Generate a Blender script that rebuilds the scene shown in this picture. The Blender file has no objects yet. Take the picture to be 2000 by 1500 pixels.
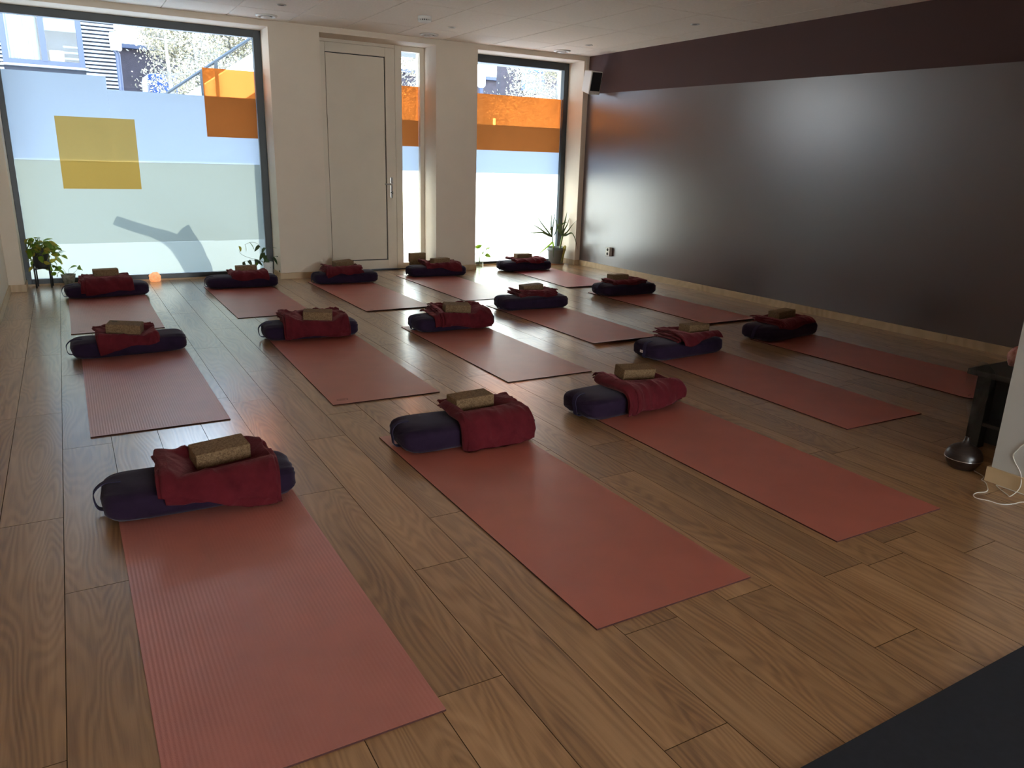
import bpy, bmesh, math, random
from mathutils import Vector, Matrix, noise

S = bpy.context.scene
COL = S.collection
random.seed(7)

# ------------------------------------------------------------------ camera
def make_camera():
    f, yaw, pitch, roll = 1479.28, math.radians(30.2677), math.radians(-16.2999), math.radians(1.66101)
    fw = Vector((math.sin(yaw)*math.cos(pitch), math.cos(yaw)*math.cos(pitch), math.sin(pitch)))
    r0 = Vector((math.cos(yaw), -math.sin(yaw), 0)); u0 = r0.cross(fw)
    r = r0*math.cos(roll) + u0*math.sin(roll); u = -r0*math.sin(roll) + u0*math.cos(roll)
    cd = bpy.data.cameras.new('camera'); co = bpy.data.objects.new('camera', cd); COL.objects.link(co)
    cd.sensor_width = 36.0; cd.lens = f/2000*36.0; cd.clip_start = 0.02; cd.clip_end = 300
    m = Matrix((r, u, -fw)).transposed().to_4x4(); m.translation = Vector((0, 0, 1.34))
    co.matrix_world = m
    S.camera = co
make_camera()

# ------------------------------------------------------------------ light
SUN_AZ, SUN_EL = math.radians(35), math.radians(38)      # azimuth to the right of the window wall's outward normal
SUN_DIR = Vector((math.sin(SUN_AZ)*math.cos(SUN_EL), math.cos(SUN_AZ)*math.cos(SUN_EL), math.sin(SUN_EL)))  # towards the sun
w = bpy.data.worlds.new('sky'); S.world = w; w.use_nodes = True
nt = w.node_tree; nt.nodes.clear()
wo = nt.nodes.new('ShaderNodeOutputWorld'); bg = nt.nodes.new('ShaderNodeBackground')
tc = nt.nodes.new('ShaderNodeTexCoord'); sx = nt.nodes.new('ShaderNodeSeparateXYZ'); rp = nt.nodes.new('ShaderNodeValToRGB')
rp.color_ramp.elements[0].position = 0.0; rp.color_ramp.elements[0].color = (1.0, 1.0, 1.0, 1)
rp.color_ramp.elements[1].position = 0.75; rp.color_ramp.elements[1].color = (0.48, 0.68, 1.0, 1)
nt.links.new(tc.outputs['Generated'], sx.inputs[0]); nt.links.new(sx.outputs['Z'], rp.inputs['Fac'])
nt.links.new(rp.outputs['Color'], bg.inputs['Color']); bg.inputs['Strength'].default_value = 4.8
nt.links.new(bg.outputs[0], wo.inputs['Surface'])
sd = bpy.data.lights.new('sun', 'SUN'); sd.energy = 4.6; sd.angle = math.radians(0.6); sd.color = (1.0, 0.94, 0.84)
so = bpy.data.objects.new('sun', sd); COL.objects.link(so)
so.rotation_euler = SUN_DIR.to_track_quat('Z', 'Y').to_euler()
# warm fill lamp added behind the camera to lift the dark interior
ad = bpy.data.lights.new('rear_fill_light', 'AREA'); ad.shape = 'RECTANGLE'; ad.size = 3.3; ad.size_y = 2.2
ad.energy = 25; ad.color = (1.0, 0.83, 0.64)
ao = bpy.data.objects.new('rear_fill_light', ad); COL.objects.link(ao)
ao.location = (1.45, -6.25, 1.4)
ao.rotation_euler = Vector((0, -1, 0)).to_track_quat('Z', 'Y').to_euler()
vs = S.view_settings
vs.view_transform = 'Standard'; vs.look = 'None'; vs.gamma = 1.0; vs.exposure = 1.80; vs.use_curve_mapping = False
S.display_settings.display_device = 'sRGB'

# ------------------------------------------------------------------ materials
MATS = {}
def nodes(name):
    m = bpy.data.materials.new(name); m.use_nodes = True
    t = m.node_tree; b = t.nodes['Principled BSDF']
    MATS[name] = m
    return m, t, b
def N(t, typ, **kw):
    n = t.nodes.new(typ)
    for k, v in kw.items():
        if k in n.inputs: n.inputs[k].default_value = v
        else: setattr(n, k, v)
    return n
def coords(t, scale=(1, 1, 1), kind='Object', rnd=False):
    tcn = N(t, 'ShaderNodeTexCoord'); mp = N(t, 'ShaderNodeMapping'); mp.inputs['Scale'].default_value = scale
    t.links.new(tcn.outputs[kind], mp.inputs['Vector'])
    if rnd:
        oi = N(t, 'ShaderNodeObjectInfo'); mu = N(t, 'ShaderNodeMath', operation='MULTIPLY'); mu.inputs[1].default_value = 57.0
        t.links.new(oi.outputs['Random'], mu.inputs[0]); t.links.new(mu.outputs[0], mp.inputs['Location'])
    return mp.outputs[0]
def ramp(t, fac, stops):
    r = N(t, 'ShaderNodeValToRGB'); e = r.color_ramp.elements
    while len(e) < len(stops): e.new(0.5)
    for i, (p, c) in enumerate(stops): e[i].position = p; e[i].color = (*c, 1)
    t.links.new(fac, r.inputs['Fac']); return r.outputs['Color']
def bump(t, b, h, strength=0.3, dist=0.002):
    n = N(t, 'ShaderNodeBump'); n.inputs['Strength'].default_value = strength; n.inputs['Distance'].default_value = dist
    t.links.new(h, n.inputs['Height']); t.links.new(n.outputs[0], b.inputs['Normal'])
def simple(name, col, rough=0.6, metal=0.0, var=0.0, vscale=4.0, bs=0.0, bscale=60.0, sheen=0.0, coat=0.0, spec=0.5, bdist=0.002):
    m, t, b = nodes(name)
    b.inputs['Roughness'].default_value = rough; b.inputs['Metallic'].default_value = metal
    b.inputs['Specular IOR Level'].default_value = spec
    if sheen: b.inputs['Sheen Weight'].default_value = sheen; b.inputs['Sheen Roughness'].default_value = 0.35; b.inputs['Sheen Tint'].default_value = (*[min(1, c*2.2+.25) for c in col], 1)
    if coat: b.inputs['Coat Weight'].default_value = coat
    c = coords(t)
    nz = N(t, 'ShaderNodeTexNoise', Scale=vscale, Detail=4.0)
    t.links.new(c, nz.inputs['Vector'])
    lo = [x*(1-var) for x in col]; hi = [min(1, x*(1+var)) for x in col]
    t.links.new(ramp(t, nz.outputs['Fac'], [(0.3, lo), (0.7, hi)]), b.inputs['Base Color'])
    if bs:
        nb = N(t, 'ShaderNodeTexNoise', Scale=bscale, Detail=3.0); t.links.new(c, nb.inputs['Vector'])
        bump(t, b, nb.outputs['Fac'], bs, bdist)
    return m

simple('plaster', (0.76, 0.65, 0.53), 0.75, var=0.02, bs=0.08, bscale=90)
simple('plaster_grey', (0.50, 0.49, 0.46), 0.7, var=0.03, bs=0.08, bscale=90)
simple('ceiling_tile', (0.93, 0.85, 0.75), 0.85, var=0.03, vscale=30, bs=0.15, bscale=220)
simple('ceiling_void', (0.10, 0.09, 0.08), 0.9)
simple('door_paint', (0.72, 0.63, 0.51), 0.5, var=0.02)
simple('anthracite', (0.035, 0.042, 0.048), 0.38, var=0.1)
simple('gasket', (0.02, 0.02, 0.022), 0.6)
simple('steel', (0.62, 0.60, 0.57), 0.3, metal=1.0)
simple('dark_metal', (0.02, 0.022, 0.025), 0.45, metal=0.3)
simple('white_plastic', (0.78, 0.76, 0.72), 0.45, var=0.02)
simple('black_cloth', (0.012, 0.012, 0.014), 0.8)
simple('dark_slot', (0.015, 0.014, 0.013), 0.8)
simple('slate', (0.035, 0.034, 0.032), 0.55, var=0.25, vscale=9, bs=0.2, bscale=70)
simple('navy_mat', (0.011, 0.012, 0.020), 0.85, var=0.15, vscale=60, bs=0.3, bscale=500)
simple('bolster_cloth', (0.0215, 0.0110, 0.0275), 0.95, var=0.2, vscale=14, bs=0.35, bscale=260, sheen=0.5, spec=0.15)
simple('strap_cloth', (0.030, 0.022, 0.055), 0.85, var=0.1, bs=0.3, bscale=400, sheen=0.15, spec=0.2)
simple('pot_grey', (0.14, 0.16, 0.16), 0.55, var=0.1)
simple('pot_black', (0.03, 0.03, 0.032), 0.5)
simple('pot_stone', (0.30, 0.31, 0.27), 0.8, var=0.35, vscale=40, bs=0.5, bscale=90)
simple('pot_white', (0.75, 0.76, 0.76), 0.4)
simple('terracotta', (0.42, 0.20, 0.11), 0.8)
simple('soil', (0.03, 0.02, 0.014), 0.95, bs=0.6, bscale=120)
simple('stem', (0.22, 0.26, 0.08), 0.6, var=0.3)
simple('stem_dark', (0.06, 0.07, 0.04), 0.6, var=0.3)
simple('bark', (0.20, 0.19, 0.17), 0.85, var=0.35, vscale=5, bs=0.5, bscale=30)
simple('cable_white', (0.70, 0.66, 0.58), 0.5)
simple('tag_white', (0.55, 0.45, 0.42), 0.8, var=0.4, vscale=150)
simple('concrete', (0.20, 0.21, 0.21), 0.85, var=0.08, bs=0.2, bscale=40)
simple('paving', (0.38, 0.37, 0.35), 0.9, var=0.12, vscale=3, bs=0.3, bscale=30)
simple('render_white', (0.82, 0.83, 0.84), 0.8, var=0.03)
simple('cladding_board', (0.27, 0.30, 0.33), 0.6, var=0.05)
simple('cladding_back', (0.010, 0.015, 0.028), 0.8)
simple('house_window_frame', (0.025, 0.037, 0.075), 0.5)
simple('curtain', (0.20, 0.25, 0.25), 0.9, var=0.1)
simple('room_dark', (0.06, 0.09, 0.10), 0.9)
simple('brown_object', (0.35, 0.22, 0.12), 0.8)
simple('roof_tile', (0.026, 0.019, 0.026), 0.8, var=0.3, vscale=6)
simple('blue_cover', (0.012, 0.06, 0.24), 0.6, var=0.2)
simple('rail_metal', (0.02, 0.026, 0.032), 0.4, metal=0.4)

def m_wood(name, dark, mid, light, rough, rnd=True, along='Y', bstr=0.34):
    m, t, b = nodes(name)
    s = (1, 1, 1)
    c0 = coords(t, rnd=rnd)
    def mapped(sc):
        mp = N(t, 'ShaderNodeMapping'); mp.inputs['Scale'].default_value = sc if along == 'Y' else (sc[1], sc[0], sc[2])
        t.links.new(c0, mp.inputs['Vector']); return mp.outputs[0]
    # annual rings: contour lines of a stretched noise field give cathedral figures
    n1 = N(t, 'ShaderNodeTexNoise', Scale=1.0, Detail=1.5, Roughness=0.45); t.links.new(mapped((6.0, 1.15, 1.0)), n1.inputs['Vector'])
    mu = N(t, 'ShaderNodeMath', operation='MULTIPLY'); mu.inputs[1].default_value = 24.0; t.links.new(n1.outputs['Fac'], mu.inputs[0])
    fr0 = N(t, 'ShaderNodeMath', operation='PINGPONG'); fr0.inputs[1].default_value = 0.5; t.links.new(mu.outputs[0], fr0.inputs[0])
    fr = N(t, 'ShaderNodeMapRange', interpolation_type='SMOOTHSTEP'); fr.inputs[1].default_value = 0.05; fr.inputs[2].default_value = 0.45; t.links.new(fr0.outputs[0], fr.inputs[0])
    # long fine pores
    n2 = N(t, 'ShaderNodeTexNoise', Scale=1.0, Detail=5.0, Roughness=0.62); t.links.new(mapped((75, 3.2, 1)), n2.inputs['Vector'])
    n3 = N(t, 'ShaderNodeTexNoise', Scale=1.0, Detail=3.0); t.links.new(mapped((9, 1.3, 1)), n3.inputs['Vector'])
    # dark knots and cracks
    n4 = N(t, 'ShaderNodeTexNoise', Scale=1.0, Detail=3.0, Roughness=0.6); t.links.new(mapped((16, 2.6, 1)), n4.inputs['Vector'])
    mix1 = N(t, 'ShaderNodeMix', data_type='FLOAT'); mix1.inputs[0].default_value = 0.45
    t.links.new(n3.outputs['Fac'], mix1.inputs[2]); t.links.new(n2.outputs['Fac'], mix1.inputs[3])
    mix2 = N(t, 'ShaderNodeMix', data_type='FLOAT'); mix2.inputs[0].default_value = 0.11
    t.links.new(mix1.outputs[0], mix2.inputs[2]); t.links.new(fr.outputs[0], mix2.inputs[3])
    col = ramp(t, mix2.outputs[0], [(0.30, dark), (0.50, mid), (0.72, light)])
    kn = ramp(t, n4.outputs['Fac'], [(0.66, (1, 1, 1)), (0.80, (0.35, 0.28, 0.22))])
    mc = N(t, 'ShaderNodeMix', data_type='RGBA', blend_type='MULTIPLY'); mc.inputs[0].default_value = 1.0
    t.links.new(col, mc.inputs[6]); t.links.new(kn, mc.inputs[7])
    # plank to plank difference
    oi = N(t, 'ShaderNodeObjectInfo'); mr = N(t, 'ShaderNodeMapRange'); mr.inputs[3].default_value = 0.86; mr.inputs[4].default_value = 1.14
    t.links.new(oi.outputs['Random'], mr.inputs[0])
    hs = N(t, 'ShaderNodeHueSaturation'); t.links.new(mc.outputs[2], hs.inputs['Color'])
    if rnd: t.links.new(mr.outputs[0], hs.inputs['Value'])
    t.links.new(hs.outputs[0], b.inputs['Base Color'])
    b.inputs['Roughness'].default_value = rough; b.inputs['Specular IOR Level'].default_value = 0.8
    b.inputs['Coat Weight'].default_value = 1.0 if rnd else 0.0; b.inputs['Coat Roughness'].default_value = 0.20; b.inputs['Coat IOR'].default_value = 1.6
    rr = N(t, 'ShaderNodeMapRange'); rr.inputs[3].default_value = rough-0.05; rr.inputs[4].default_value = rough+0.09
    t.links.new(n2.outputs['Fac'], rr.inputs[0]); t.links.new(rr.outputs[0], b.inputs['Roughness'])
    add = N(t, 'ShaderNodeMath', operation='MULTIPLY_ADD'); add.inputs[1].default_value = 0.55
    t.links.new(fr.outputs[0], add.inputs[0]); t.links.new(n2.outputs['Fac'], add.inputs[2])
    bump(t, b, add.outputs[0], bstr, 0.0012)
    return m
m_wood('oak_plank', (0.180, 0.080, 0.030), (0.365, 0.190, 0.080), (0.510, 0.290, 0.138), 0.34)
m_wood('baseboard_oak', (0.42, 0.27, 0.14), (0.55, 0.38, 0.21), (0.62, 0.45, 0.27), 0.45, rnd=False, along='X', bstr=0.05)
m_wood('baseboard_oak_y', (0.46, 0.31, 0.16), (0.60, 0.43, 0.25), (0.68, 0.51, 0.31), 0.45, rnd=False, along='Y', bstr=0.05)

def m_mat(name, col, ribs):
    m, t, b = nodes(name)
    b.inputs['Roughness'].default_value = 0.42; b.inputs['Specular IOR Level'].default_value = 1.0
    b.inputs['Coat Weight'].default_value = 0.35; b.inputs['Coat Roughness'].default_value = 0.36
    c = coords(t)
    nz = N(t, 'ShaderNodeTexNoise', Scale=5.0, Detail=4.0); t.links.new(c, nz.inputs['Vector'])
    t.links.new(ramp(t, nz.outputs['Fac'], [(0.3, [x*0.92 for x in col]), (0.7, [x*1.08 for x in col])]), b.inputs['Base Color'])
    fine = N(t, 'ShaderNodeTexNoise', Scale=380.0, Detail=2.0); t.links.new(c, fine.inputs['Vector'])
    wv = N(t, 'ShaderNodeTexWave', Scale=(1/0.0062)/math.tau*math.pi*0.32 if ribs else 52.0, Distortion=0.0)
    wv.wave_type = 'BANDS'; wv.bands_direction = 'X'; wv.wave_profile = 'SIN'
    t.links.new(c, wv.inputs['Vector'])
    ad_ = N(t, 'ShaderNodeMath', operation='MULTIPLY_ADD'); ad_.inputs[1].default_value = 1.0 if ribs else 0.35
    t.links.new(wv.outputs['Fac'], ad_.inputs[0]); t.links.new(fine.outputs['Fac'], ad_.inputs[2])
    bump(t, b, ad_.outputs[0], 0.5 if ribs else 0.35, 0.0011)
    return m
m_mat('mat_ribbed', (0.50, 0.155, 0.122), True)
m_mat('mat_plain', (0.47, 0.122, 0.085), False)
m_mat('mat_red', (0.44, 0.050, 0.055), False)
simple('plank_edge', (0.085, 0.048, 0.024), 0.9, spec=0.1)
simple('mat_edge', (0.07, 0.018, 0.014), 0.8)
simple('mat_print', (0.16, 0.05, 0.04), 0.6)

def m_blanket():
    m, t, b = nodes('blanket_fleece')
    b.inputs['Roughness'].default_value = 0.95; b.inputs['Specular IOR Level'].default_value = 0.15
    b.inputs['Sheen Weight'].default_value = 0.30; b.inputs['Sheen Roughness'].default_value = 0.4; b.inputs['Sheen Tint'].default_value = (1.0, 0.42, 0.42, 1)
    c = coords(t)
    nz = N(t, 'ShaderNodeTexNoise', Scale=11.0, Detail=5.0); t.links.new(c, nz.inputs['Vector'])
    t.links.new(ramp(t, nz.outputs['Fac'], [(0.3, (0.075, 0.007, 0.011)), (0.7, (0.120, 0.012, 0.018))]), b.inputs['Base Color'])
    nb = N(t, 'ShaderNodeTexNoise', Scale=300.0, Detail=3.0); t.links.new(c, nb.inputs['Vector'])
    nw = N(t, 'ShaderNodeTexNoise', Scale=22.0, Detail=4.0); t.links.new(c, nw.inputs['Vector'])
    ma = N(t, 'ShaderNodeMath', operation='MULTIPLY_ADD'); ma.inputs[1].default_value = 6.0
    t.links.new(nw.outputs['Fac'], ma.inputs[0]); t.links.new(nb.outputs['Fac'], ma.inputs[2])
    bump(t, b, ma.outputs[0], 0.5, 0.0018)
m_blanket()
def m_cork():
    m, t, b = nodes('cork')
    b.inputs['Roughness'].default_value = 0.8; b.inputs['Specular IOR Level'].default_value = 0.3
    c = coords(t, rnd=True)
    v = N(t, 'ShaderNodeTexVoronoi', Scale=240.0); t.links.new(c, v.inputs['Vector'])
    nz = N(t, 'ShaderNodeTexNoise', Scale=130.0, Detail=4.0); t.links.new(c, nz.inputs['Vector'])
    sp = N(t, 'ShaderNodeSeparateColor'); t.links.new(v.outputs['Color'], sp.inputs[0])
    mx = N(t, 'ShaderNodeMix', data_type='FLOAT'); mx.inputs[0].default_value = 0.5
    t.links.new(nz.outputs['Fac'], mx.inputs[2]); t.links.new(sp.outputs[0], mx.inputs[3])
    t.links.new(ramp(t, mx.outputs[0], [(0.15, (0.10, 0.054, 0.025)), (0.5, (0.205, 0.122, 0.060)), (0.85, (0.28, 0.178, 0.095))]), b.inputs['Base Color'])
    bump(t, b, nz.outputs['Fac'], 0.3, 0.001)
m_cork()
def m_wallpaint(name, rough, strength, col, bscale):
    m, t, b = nodes(name)
    b.inputs['Roughness'].default_value = rough
    b.inputs['Base Color'].default_value = (*col, 1)
    c = coords(t)
    n1 = N(t, 'ShaderNodeTexNoise', Scale=bscale, Detail=3.0); t.links.new(c, n1.inputs['Vector'])
    mp = N(t, 'ShaderNodeMapping'); mp.inputs['Scale'].default_value = (1.4, 1.4, 0.22); t.links.new(c, mp.inputs['Vector'])
    n2 = N(t, 'ShaderNodeTexNoise', Scale=2.6, Detail=4.0, Roughness=0.55); t.links.new(mp.outputs[0], n2.inputs['Vector'])
    if strength > 0.1:
        b.inputs['Specular IOR Level'].default_value = 1.0; b.inputs['Coat Weight'].default_value = 1.0; b.inputs['Coat Roughness'].default_value = 0.30; b.inputs['Coat IOR'].default_value = 1.6
    ma = N(t, 'ShaderNodeMath', operation='MULTIPLY_ADD'); ma.inputs[1].default_value = 4.0
    t.links.new(n2.outputs['Fac'], ma.inputs[0]); t.links.new(n1.outputs['Fac'], ma.inputs[2])
    bump(t, b, ma.outputs[0], strength, 0.002)
m_wallpaint('plum_matte', 0.75, 0.08, (0.098, 0.050, 0.048), 140.0)
m_wallpaint('plum_gloss', 0.33, 0.20, (0.082, 0.048, 0.046), 140.0)

def schlick(t, f0):
    """reflectance of a thin pane: f0 + (1-f0)*(1-cos)^5, alike from both sides"""
    lw = N(t, 'ShaderNodeLayerWeight'); lw.inputs[0].default_value = 0.5
    pw = N(t, 'ShaderNodeMath', operation='POWER'); pw.inputs[1].default_value = 5.0; t.links.new(lw.outputs['Facing'], pw.inputs[0])
    ma = N(t, 'ShaderNodeMath', operation='MULTIPLY_ADD'); ma.inputs[1].default_value = 1-f0; ma.inputs[2].default_value = f0
    t.links.new(pw.outputs[0], ma.inputs[0]); return ma.outputs[0]
def m_glass():
    m, t, b = nodes('window_glass'); t.nodes.remove(b)
    out = t.nodes['Material Output']; tr = N(t, 'ShaderNodeBsdfTransparent'); tr.inputs[0].default_value = (0.93, 0.97, 0.98, 1)
    gl = N(t, 'ShaderNodeBsdfGlossy'); gl.inputs['Roughness'].default_value = 0.02
    fac = schlick(t, 0.03)
    mx = N(t, 'ShaderNodeMixShader'); t.links.new(fac, mx.inputs[0]); t.links.new(tr.outputs[0], mx.inputs[1]); t.links.new(gl.outputs[0], mx.inputs[2])
    t.links.new(mx.outputs[0], out.inputs['Surface'])
m_glass()
def m_film(name, trans, diff, clear=0.0, clearcol=(1, 1, 1)):
    """frosted adhesive film: light is scattered through it, a little reflected, optionally a clear share"""
    m, t, b = nodes(name); t.nodes.remove(b)
    out = t.nodes['Material Output']
    tl = N(t, 'ShaderNodeBsdfTranslucent'); tl.inputs[0].default_value = (*trans, 1)
    df = N(t, 'ShaderNodeBsdfDiffuse'); df.inputs[0].default_value = (*diff, 1)
    mx = N(t, 'ShaderNodeMixShader'); mx.inputs[0].default_value = 0.15
    t.links.new(tl.outputs[0], mx.inputs[1]); t.links.new(df.outputs[0], mx.inputs[2])
    last = mx.outputs[0]
    if clear > 0:
        tr = N(t, 'ShaderNodeBsdfTransparent'); tr.inputs[0].default_value = (*clearcol, 1)
        m2 = N(t, 'ShaderNodeMixShader'); m2.inputs[0].default_value = clear
        t.links.new(last, m2.inputs[1]); t.links.new(tr.outputs[0], m2.inputs[2]); last = m2.outputs[0]
    t.links.new(last, out.inputs['Surface'])
m_film('film_blue', (0.235, 0.275, 0.325), (0.6, 0.7, 0.8))
m_film('film_green', (0.112, 0.127, 0.115), (0.6, 0.7, 0.68))
m_film('film_white', (0.90, 0.88, 0.77), (0.7, 0.75, 0.72))
m_film('film_clearfrost', (0.95, 0.94, 0.84), (0.7, 0.75, 0.74))
m_film('film_pale', (0.170, 0.190, 0.175), (0.6, 0.65, 0.64))
m_film('film_orange', (0.60, 0.17, 0.03), (0.4, 0.12, 0.03), 0.50, (0.72, 0.175, 0.035))
m_film('film_yellow', (0.60, 0.34, 0.08), (0.4, 0.25, 0.06), 0.60, (0.98, 0.60, 0.17))
def m_leaf(name, c1, c2, tr):
    m, t, b = nodes(name)
    out = t.nodes['Material Output']
    b.inputs['Roughness'].default_value = 0.45
    c = coords(t, rnd=True); nz = N(t, 'ShaderNodeTexNoise', Scale=25.0, Detail=3.0); t.links.new(c, nz.inputs['Vector'])
    col = ramp(t, nz.outputs['Fac'], [(0.35, c1), (0.65, c2)])
    t.links.new(col, b.inputs['Base Color'])
    tl = N(t, 'ShaderNodeBsdfTranslucent'); t.links.new(col, tl.inputs[0])
    mx = N(t, 'ShaderNodeMixShader'); mx.inputs[0].default_value = tr
    t.links.new(b.outputs[0], mx.inputs[1]); t.links.new(tl.outputs[0], mx.inputs[2]); t.links.new(mx.outputs[0], out.inputs['Surface'])
m_leaf('leaf_pothos', (0.13, 0.25, 0.02), (0.38, 0.44, 0.08), 0.5)
m_leaf('leaf_bright', (0.13, 0.27, 0.012), (0.26, 0.38, 0.03), 0.4)
m_leaf('leaf_yellow', (0.45, 0.36, 0.04), (0.55, 0.46, 0.08), 0.5)
m_leaf('leaf_dark', (0.03, 0.06, 0.018), (0.06, 0.10, 0.03), 0.15)
m_leaf('leaf_strap', (0.05, 0.08, 0.022), (0.10, 0.14, 0.04), 0.12)
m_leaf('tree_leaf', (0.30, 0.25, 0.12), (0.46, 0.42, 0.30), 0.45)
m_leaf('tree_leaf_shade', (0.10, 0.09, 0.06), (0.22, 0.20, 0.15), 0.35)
def m_salt(name, c1, c2, em):
    m, t, b = nodes(name)
    c = coords(t); nz = N(t, 'ShaderNodeTexNoise', Scale=35.0, Detail=5.0); t.links.new(c, nz.inputs['Vector'])
    t.links.new(ramp(t, nz.outputs['Fac'], [(0.35, c1), (0.62, c2)]), b.inputs['Base Color'])
    b.inputs['Roughness'].default_value = 0.5; b.inputs['Subsurface Weight'].default_value = 0.5; b.inputs['Subsurface Radius'].default_value = (0.05, 0.02, 0.01)
    bump(t, b, nz.outputs['Fac'], 0.6, 0.004)
    if em:
        b.inputs['Emission Color'].default_value = (1.0, 0.42, 0.16, 1); b.inputs['Emission Strength'].default_value = em
m_salt('salt_lit', (0.85, 0.48, 0.28), (0.95, 0.68, 0.48), 0.20)
m_salt('salt_pink', (0.42, 0.15, 0.12), (0.70, 0.38, 0.32), 0.0)
def m_dglass():
    m, t, b = nodes('clear_glass'); t.nodes.remove(b)
    out = t.nodes['Material Output']; tr = N(t, 'ShaderNodeBsdfTransparent'); tr.inputs[0].default_value = (0.90, 0.93, 0.88, 1)
    gl = N(t, 'ShaderNodeBsdfGlossy'); gl.inputs['Roughness'].default_value = 0.05
    fac = schlick(t, 0.06)
    mx = N(t, 'ShaderNodeMixShader'); t.links.new(fac, mx.inputs[0]); t.links.new(tr.outputs[0], mx.inputs[1]); t.links.new(gl.outputs[0], mx.inputs[2])
    t.links.new(mx.outputs[0], out.inputs['Surface'])
m_dglass()
def m_diffuser():
    m, t, b = nodes('dark_wood_grain')
    c = coords(t, (1, 1, 8)); nz = N(t, 'ShaderNodeTexNoise', Scale=18.0, Detail=5.0); t.links.new(c, nz.inputs['Vector'])
    t.links.new(ramp(t, nz.outputs['Fac'], [(0.35, (0.012, 0.007, 0.006)), (0.7, (0.035, 0.020, 0.016))]), b.inputs['Base Color'])
    b.inputs['Roughness'].default_value = 0.32
m_diffuser()
def m_mist():
    m, t, b = nodes('mist'); t.nodes.remove(b)
    out = t.nodes['Material Output']
    vol = N(t, 'ShaderNodeVolumeScatter'); vol.inputs['Color'].default_value = (0.9, 0.9, 0.92, 1)
    c = coords(t, (1, 1, 0.7)); nz = N(t, 'ShaderNodeTexNoise', Scale=11.0, Detail=3.0); t.links.new(c, nz.inputs['Vector'])
    mr = N(t, 'ShaderNodeMapRange'); mr.inputs[1].default_value = 0.42; mr.inputs[2].default_value = 0.75; mr.inputs[3].default_value = 0.0; mr.inputs[4].default_value = 16.0
    t.links.new(nz.outputs['Fac'], mr.inputs[0]); t.links.new(mr.outputs[0], vol.inputs['Density'])
    t.links.new(vol.outputs[0], out.inputs['Volume'])
m_mist()

# ------------------------------------------------------------------ mesh helpers
def link(name, me, mat=None, parent=None, loc=None):
    o = bpy.data.objects.new(name, me); COL.objects.link(o)
    if mat is not None:
        ml = mat if isinstance(mat, (list, tuple)) else [mat]
        if not me.materials:
            for x in ml: me.materials.append(MATS[x])
    if parent is not None: o.parent = parent
    if loc is not None: o.location = loc
    return o
def bm_obj(name, bm, mat=None, parent=None, loc=None, smooth=False):
    me = bpy.data.meshes.new(name); bm.normal_update(); bm.to_mesh(me); bm.free()
    if smooth:
        for p in me.polygons: p.use_smooth = True
    return link(name, me, mat, parent, loc)
def box(bm, x0, x1, y0, y1, z0, z1, bev=0.0, mi=0):
    r = bmesh.ops.create_cube(bm, size=1.0)
    bmesh.ops.scale(bm, vec=(x1-x0, y1-y0, z1-z0), verts=r['verts'])
    bmesh.ops.translate(bm, vec=((x0+x1)/2, (y0+y1)/2, (z0+z1)/2), verts=r['verts'])
    fs = {f for v in r['verts'] for f in v.link_faces}
    for f in fs: f.material_index = mi
    if bev > 0:
        es = list({e for v in r['verts'] for e in v.link_edges})
        bmesh.ops.bevel(bm, geom=es, offset=bev, segments=2, profile=0.6, affect='EDGES')
def boxobj(name, b, mat, parent=None, bev=0.0, loc=None):
    bm = bmesh.new(); box(bm, *b, bev=bev); return bm_obj(name, bm, mat, parent, loc)
def lathe(bm, prof, seg=32, cx=0, cy=0, z0=0, cap=True):
    rings = []
    for r, z in prof:
        rings.append([bm.verts.new((cx+r*math.cos(2*math.pi*k/seg), cy+r*math.sin(2*math.pi*k/seg), z0+z)) for k in range(seg)])
    for a, b_ in zip(rings[:-1], rings[1:]):
        for k in range(seg): bm.faces.new((a[k], a[(k+1) % seg], b_[(k+1) % seg], b_[k]))
    if cap:
        bm.faces.new(list(reversed(rings[0]))); bm.faces.new(rings[-1])
def tube(bm, pts, rad, seg=8, cap=True):
    pts = [Vector(p) for p in pts]; rings = []
    n = len(pts); up = Vector((0, 0, 1))
    for i, p in enumerate(pts):
        d = (pts[min(i+1, n-1)]-pts[max(i-1, 0)]).normalized()
        a = d.cross(up)
        if a.length < 1e-4: a = d.cross(Vector((1, 0, 0)))
        a.normalize(); b_ = d.cross(a).normalized()
        r = rad[i] if isinstance(rad, (list, tuple)) else rad
        rings.append([bm.verts.new(p + a*r*math.cos(2*math.pi*k/seg) + b_*r*math.sin(2*math.pi*k/seg)) for k in range(seg)])
    for a, b_ in zip(rings[:-1], rings[1:]):
        for k in range(seg): bm.faces.new((a[k], b_[k], b_[(k+1) % seg], a[(k+1) % seg]))
    if cap: bm.faces.new(rings[0]); bm.faces.new(list(reversed(rings[-1])))
def smooth_path(pts, n=6):
    pts = [Vector(p) for p in pts]; out = []
    P = [pts[0]*2-pts[1]] + pts + [pts[-1]*2-pts[-2]]
    for i in range(1, len(P)-2):
        for k in range(n):
            t = k/n; a, b, c, d = P[i-1], P[i], P[i+1], P[i+2]
            out.append(0.5*((2*b) + (c-a)*t + (2*a-5*b+4*c-d)*t*t + (-a+3*b-3*c+d)*t**3))
    out.append(pts[-1]); return out
def empty(name, loc=(0, 0, 0), rz=0.0, parent=None):
    o = bpy.data.objects.new(name, None); COL.objects.link(o); o.location = loc; o.rotation_euler = (0, 0, rz)
    o.empty_display_size = 0.1
    if parent is not None: o.parent = parent
    return o
def tag(o, label, cat, group=None):
    o['label'] = label; o['category'] = cat
    if group: o['group'] = group
    return o
def struct(o): o['kind'] = 'structure'; return o
def label(o, s): o['label'] = s; return o

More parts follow.
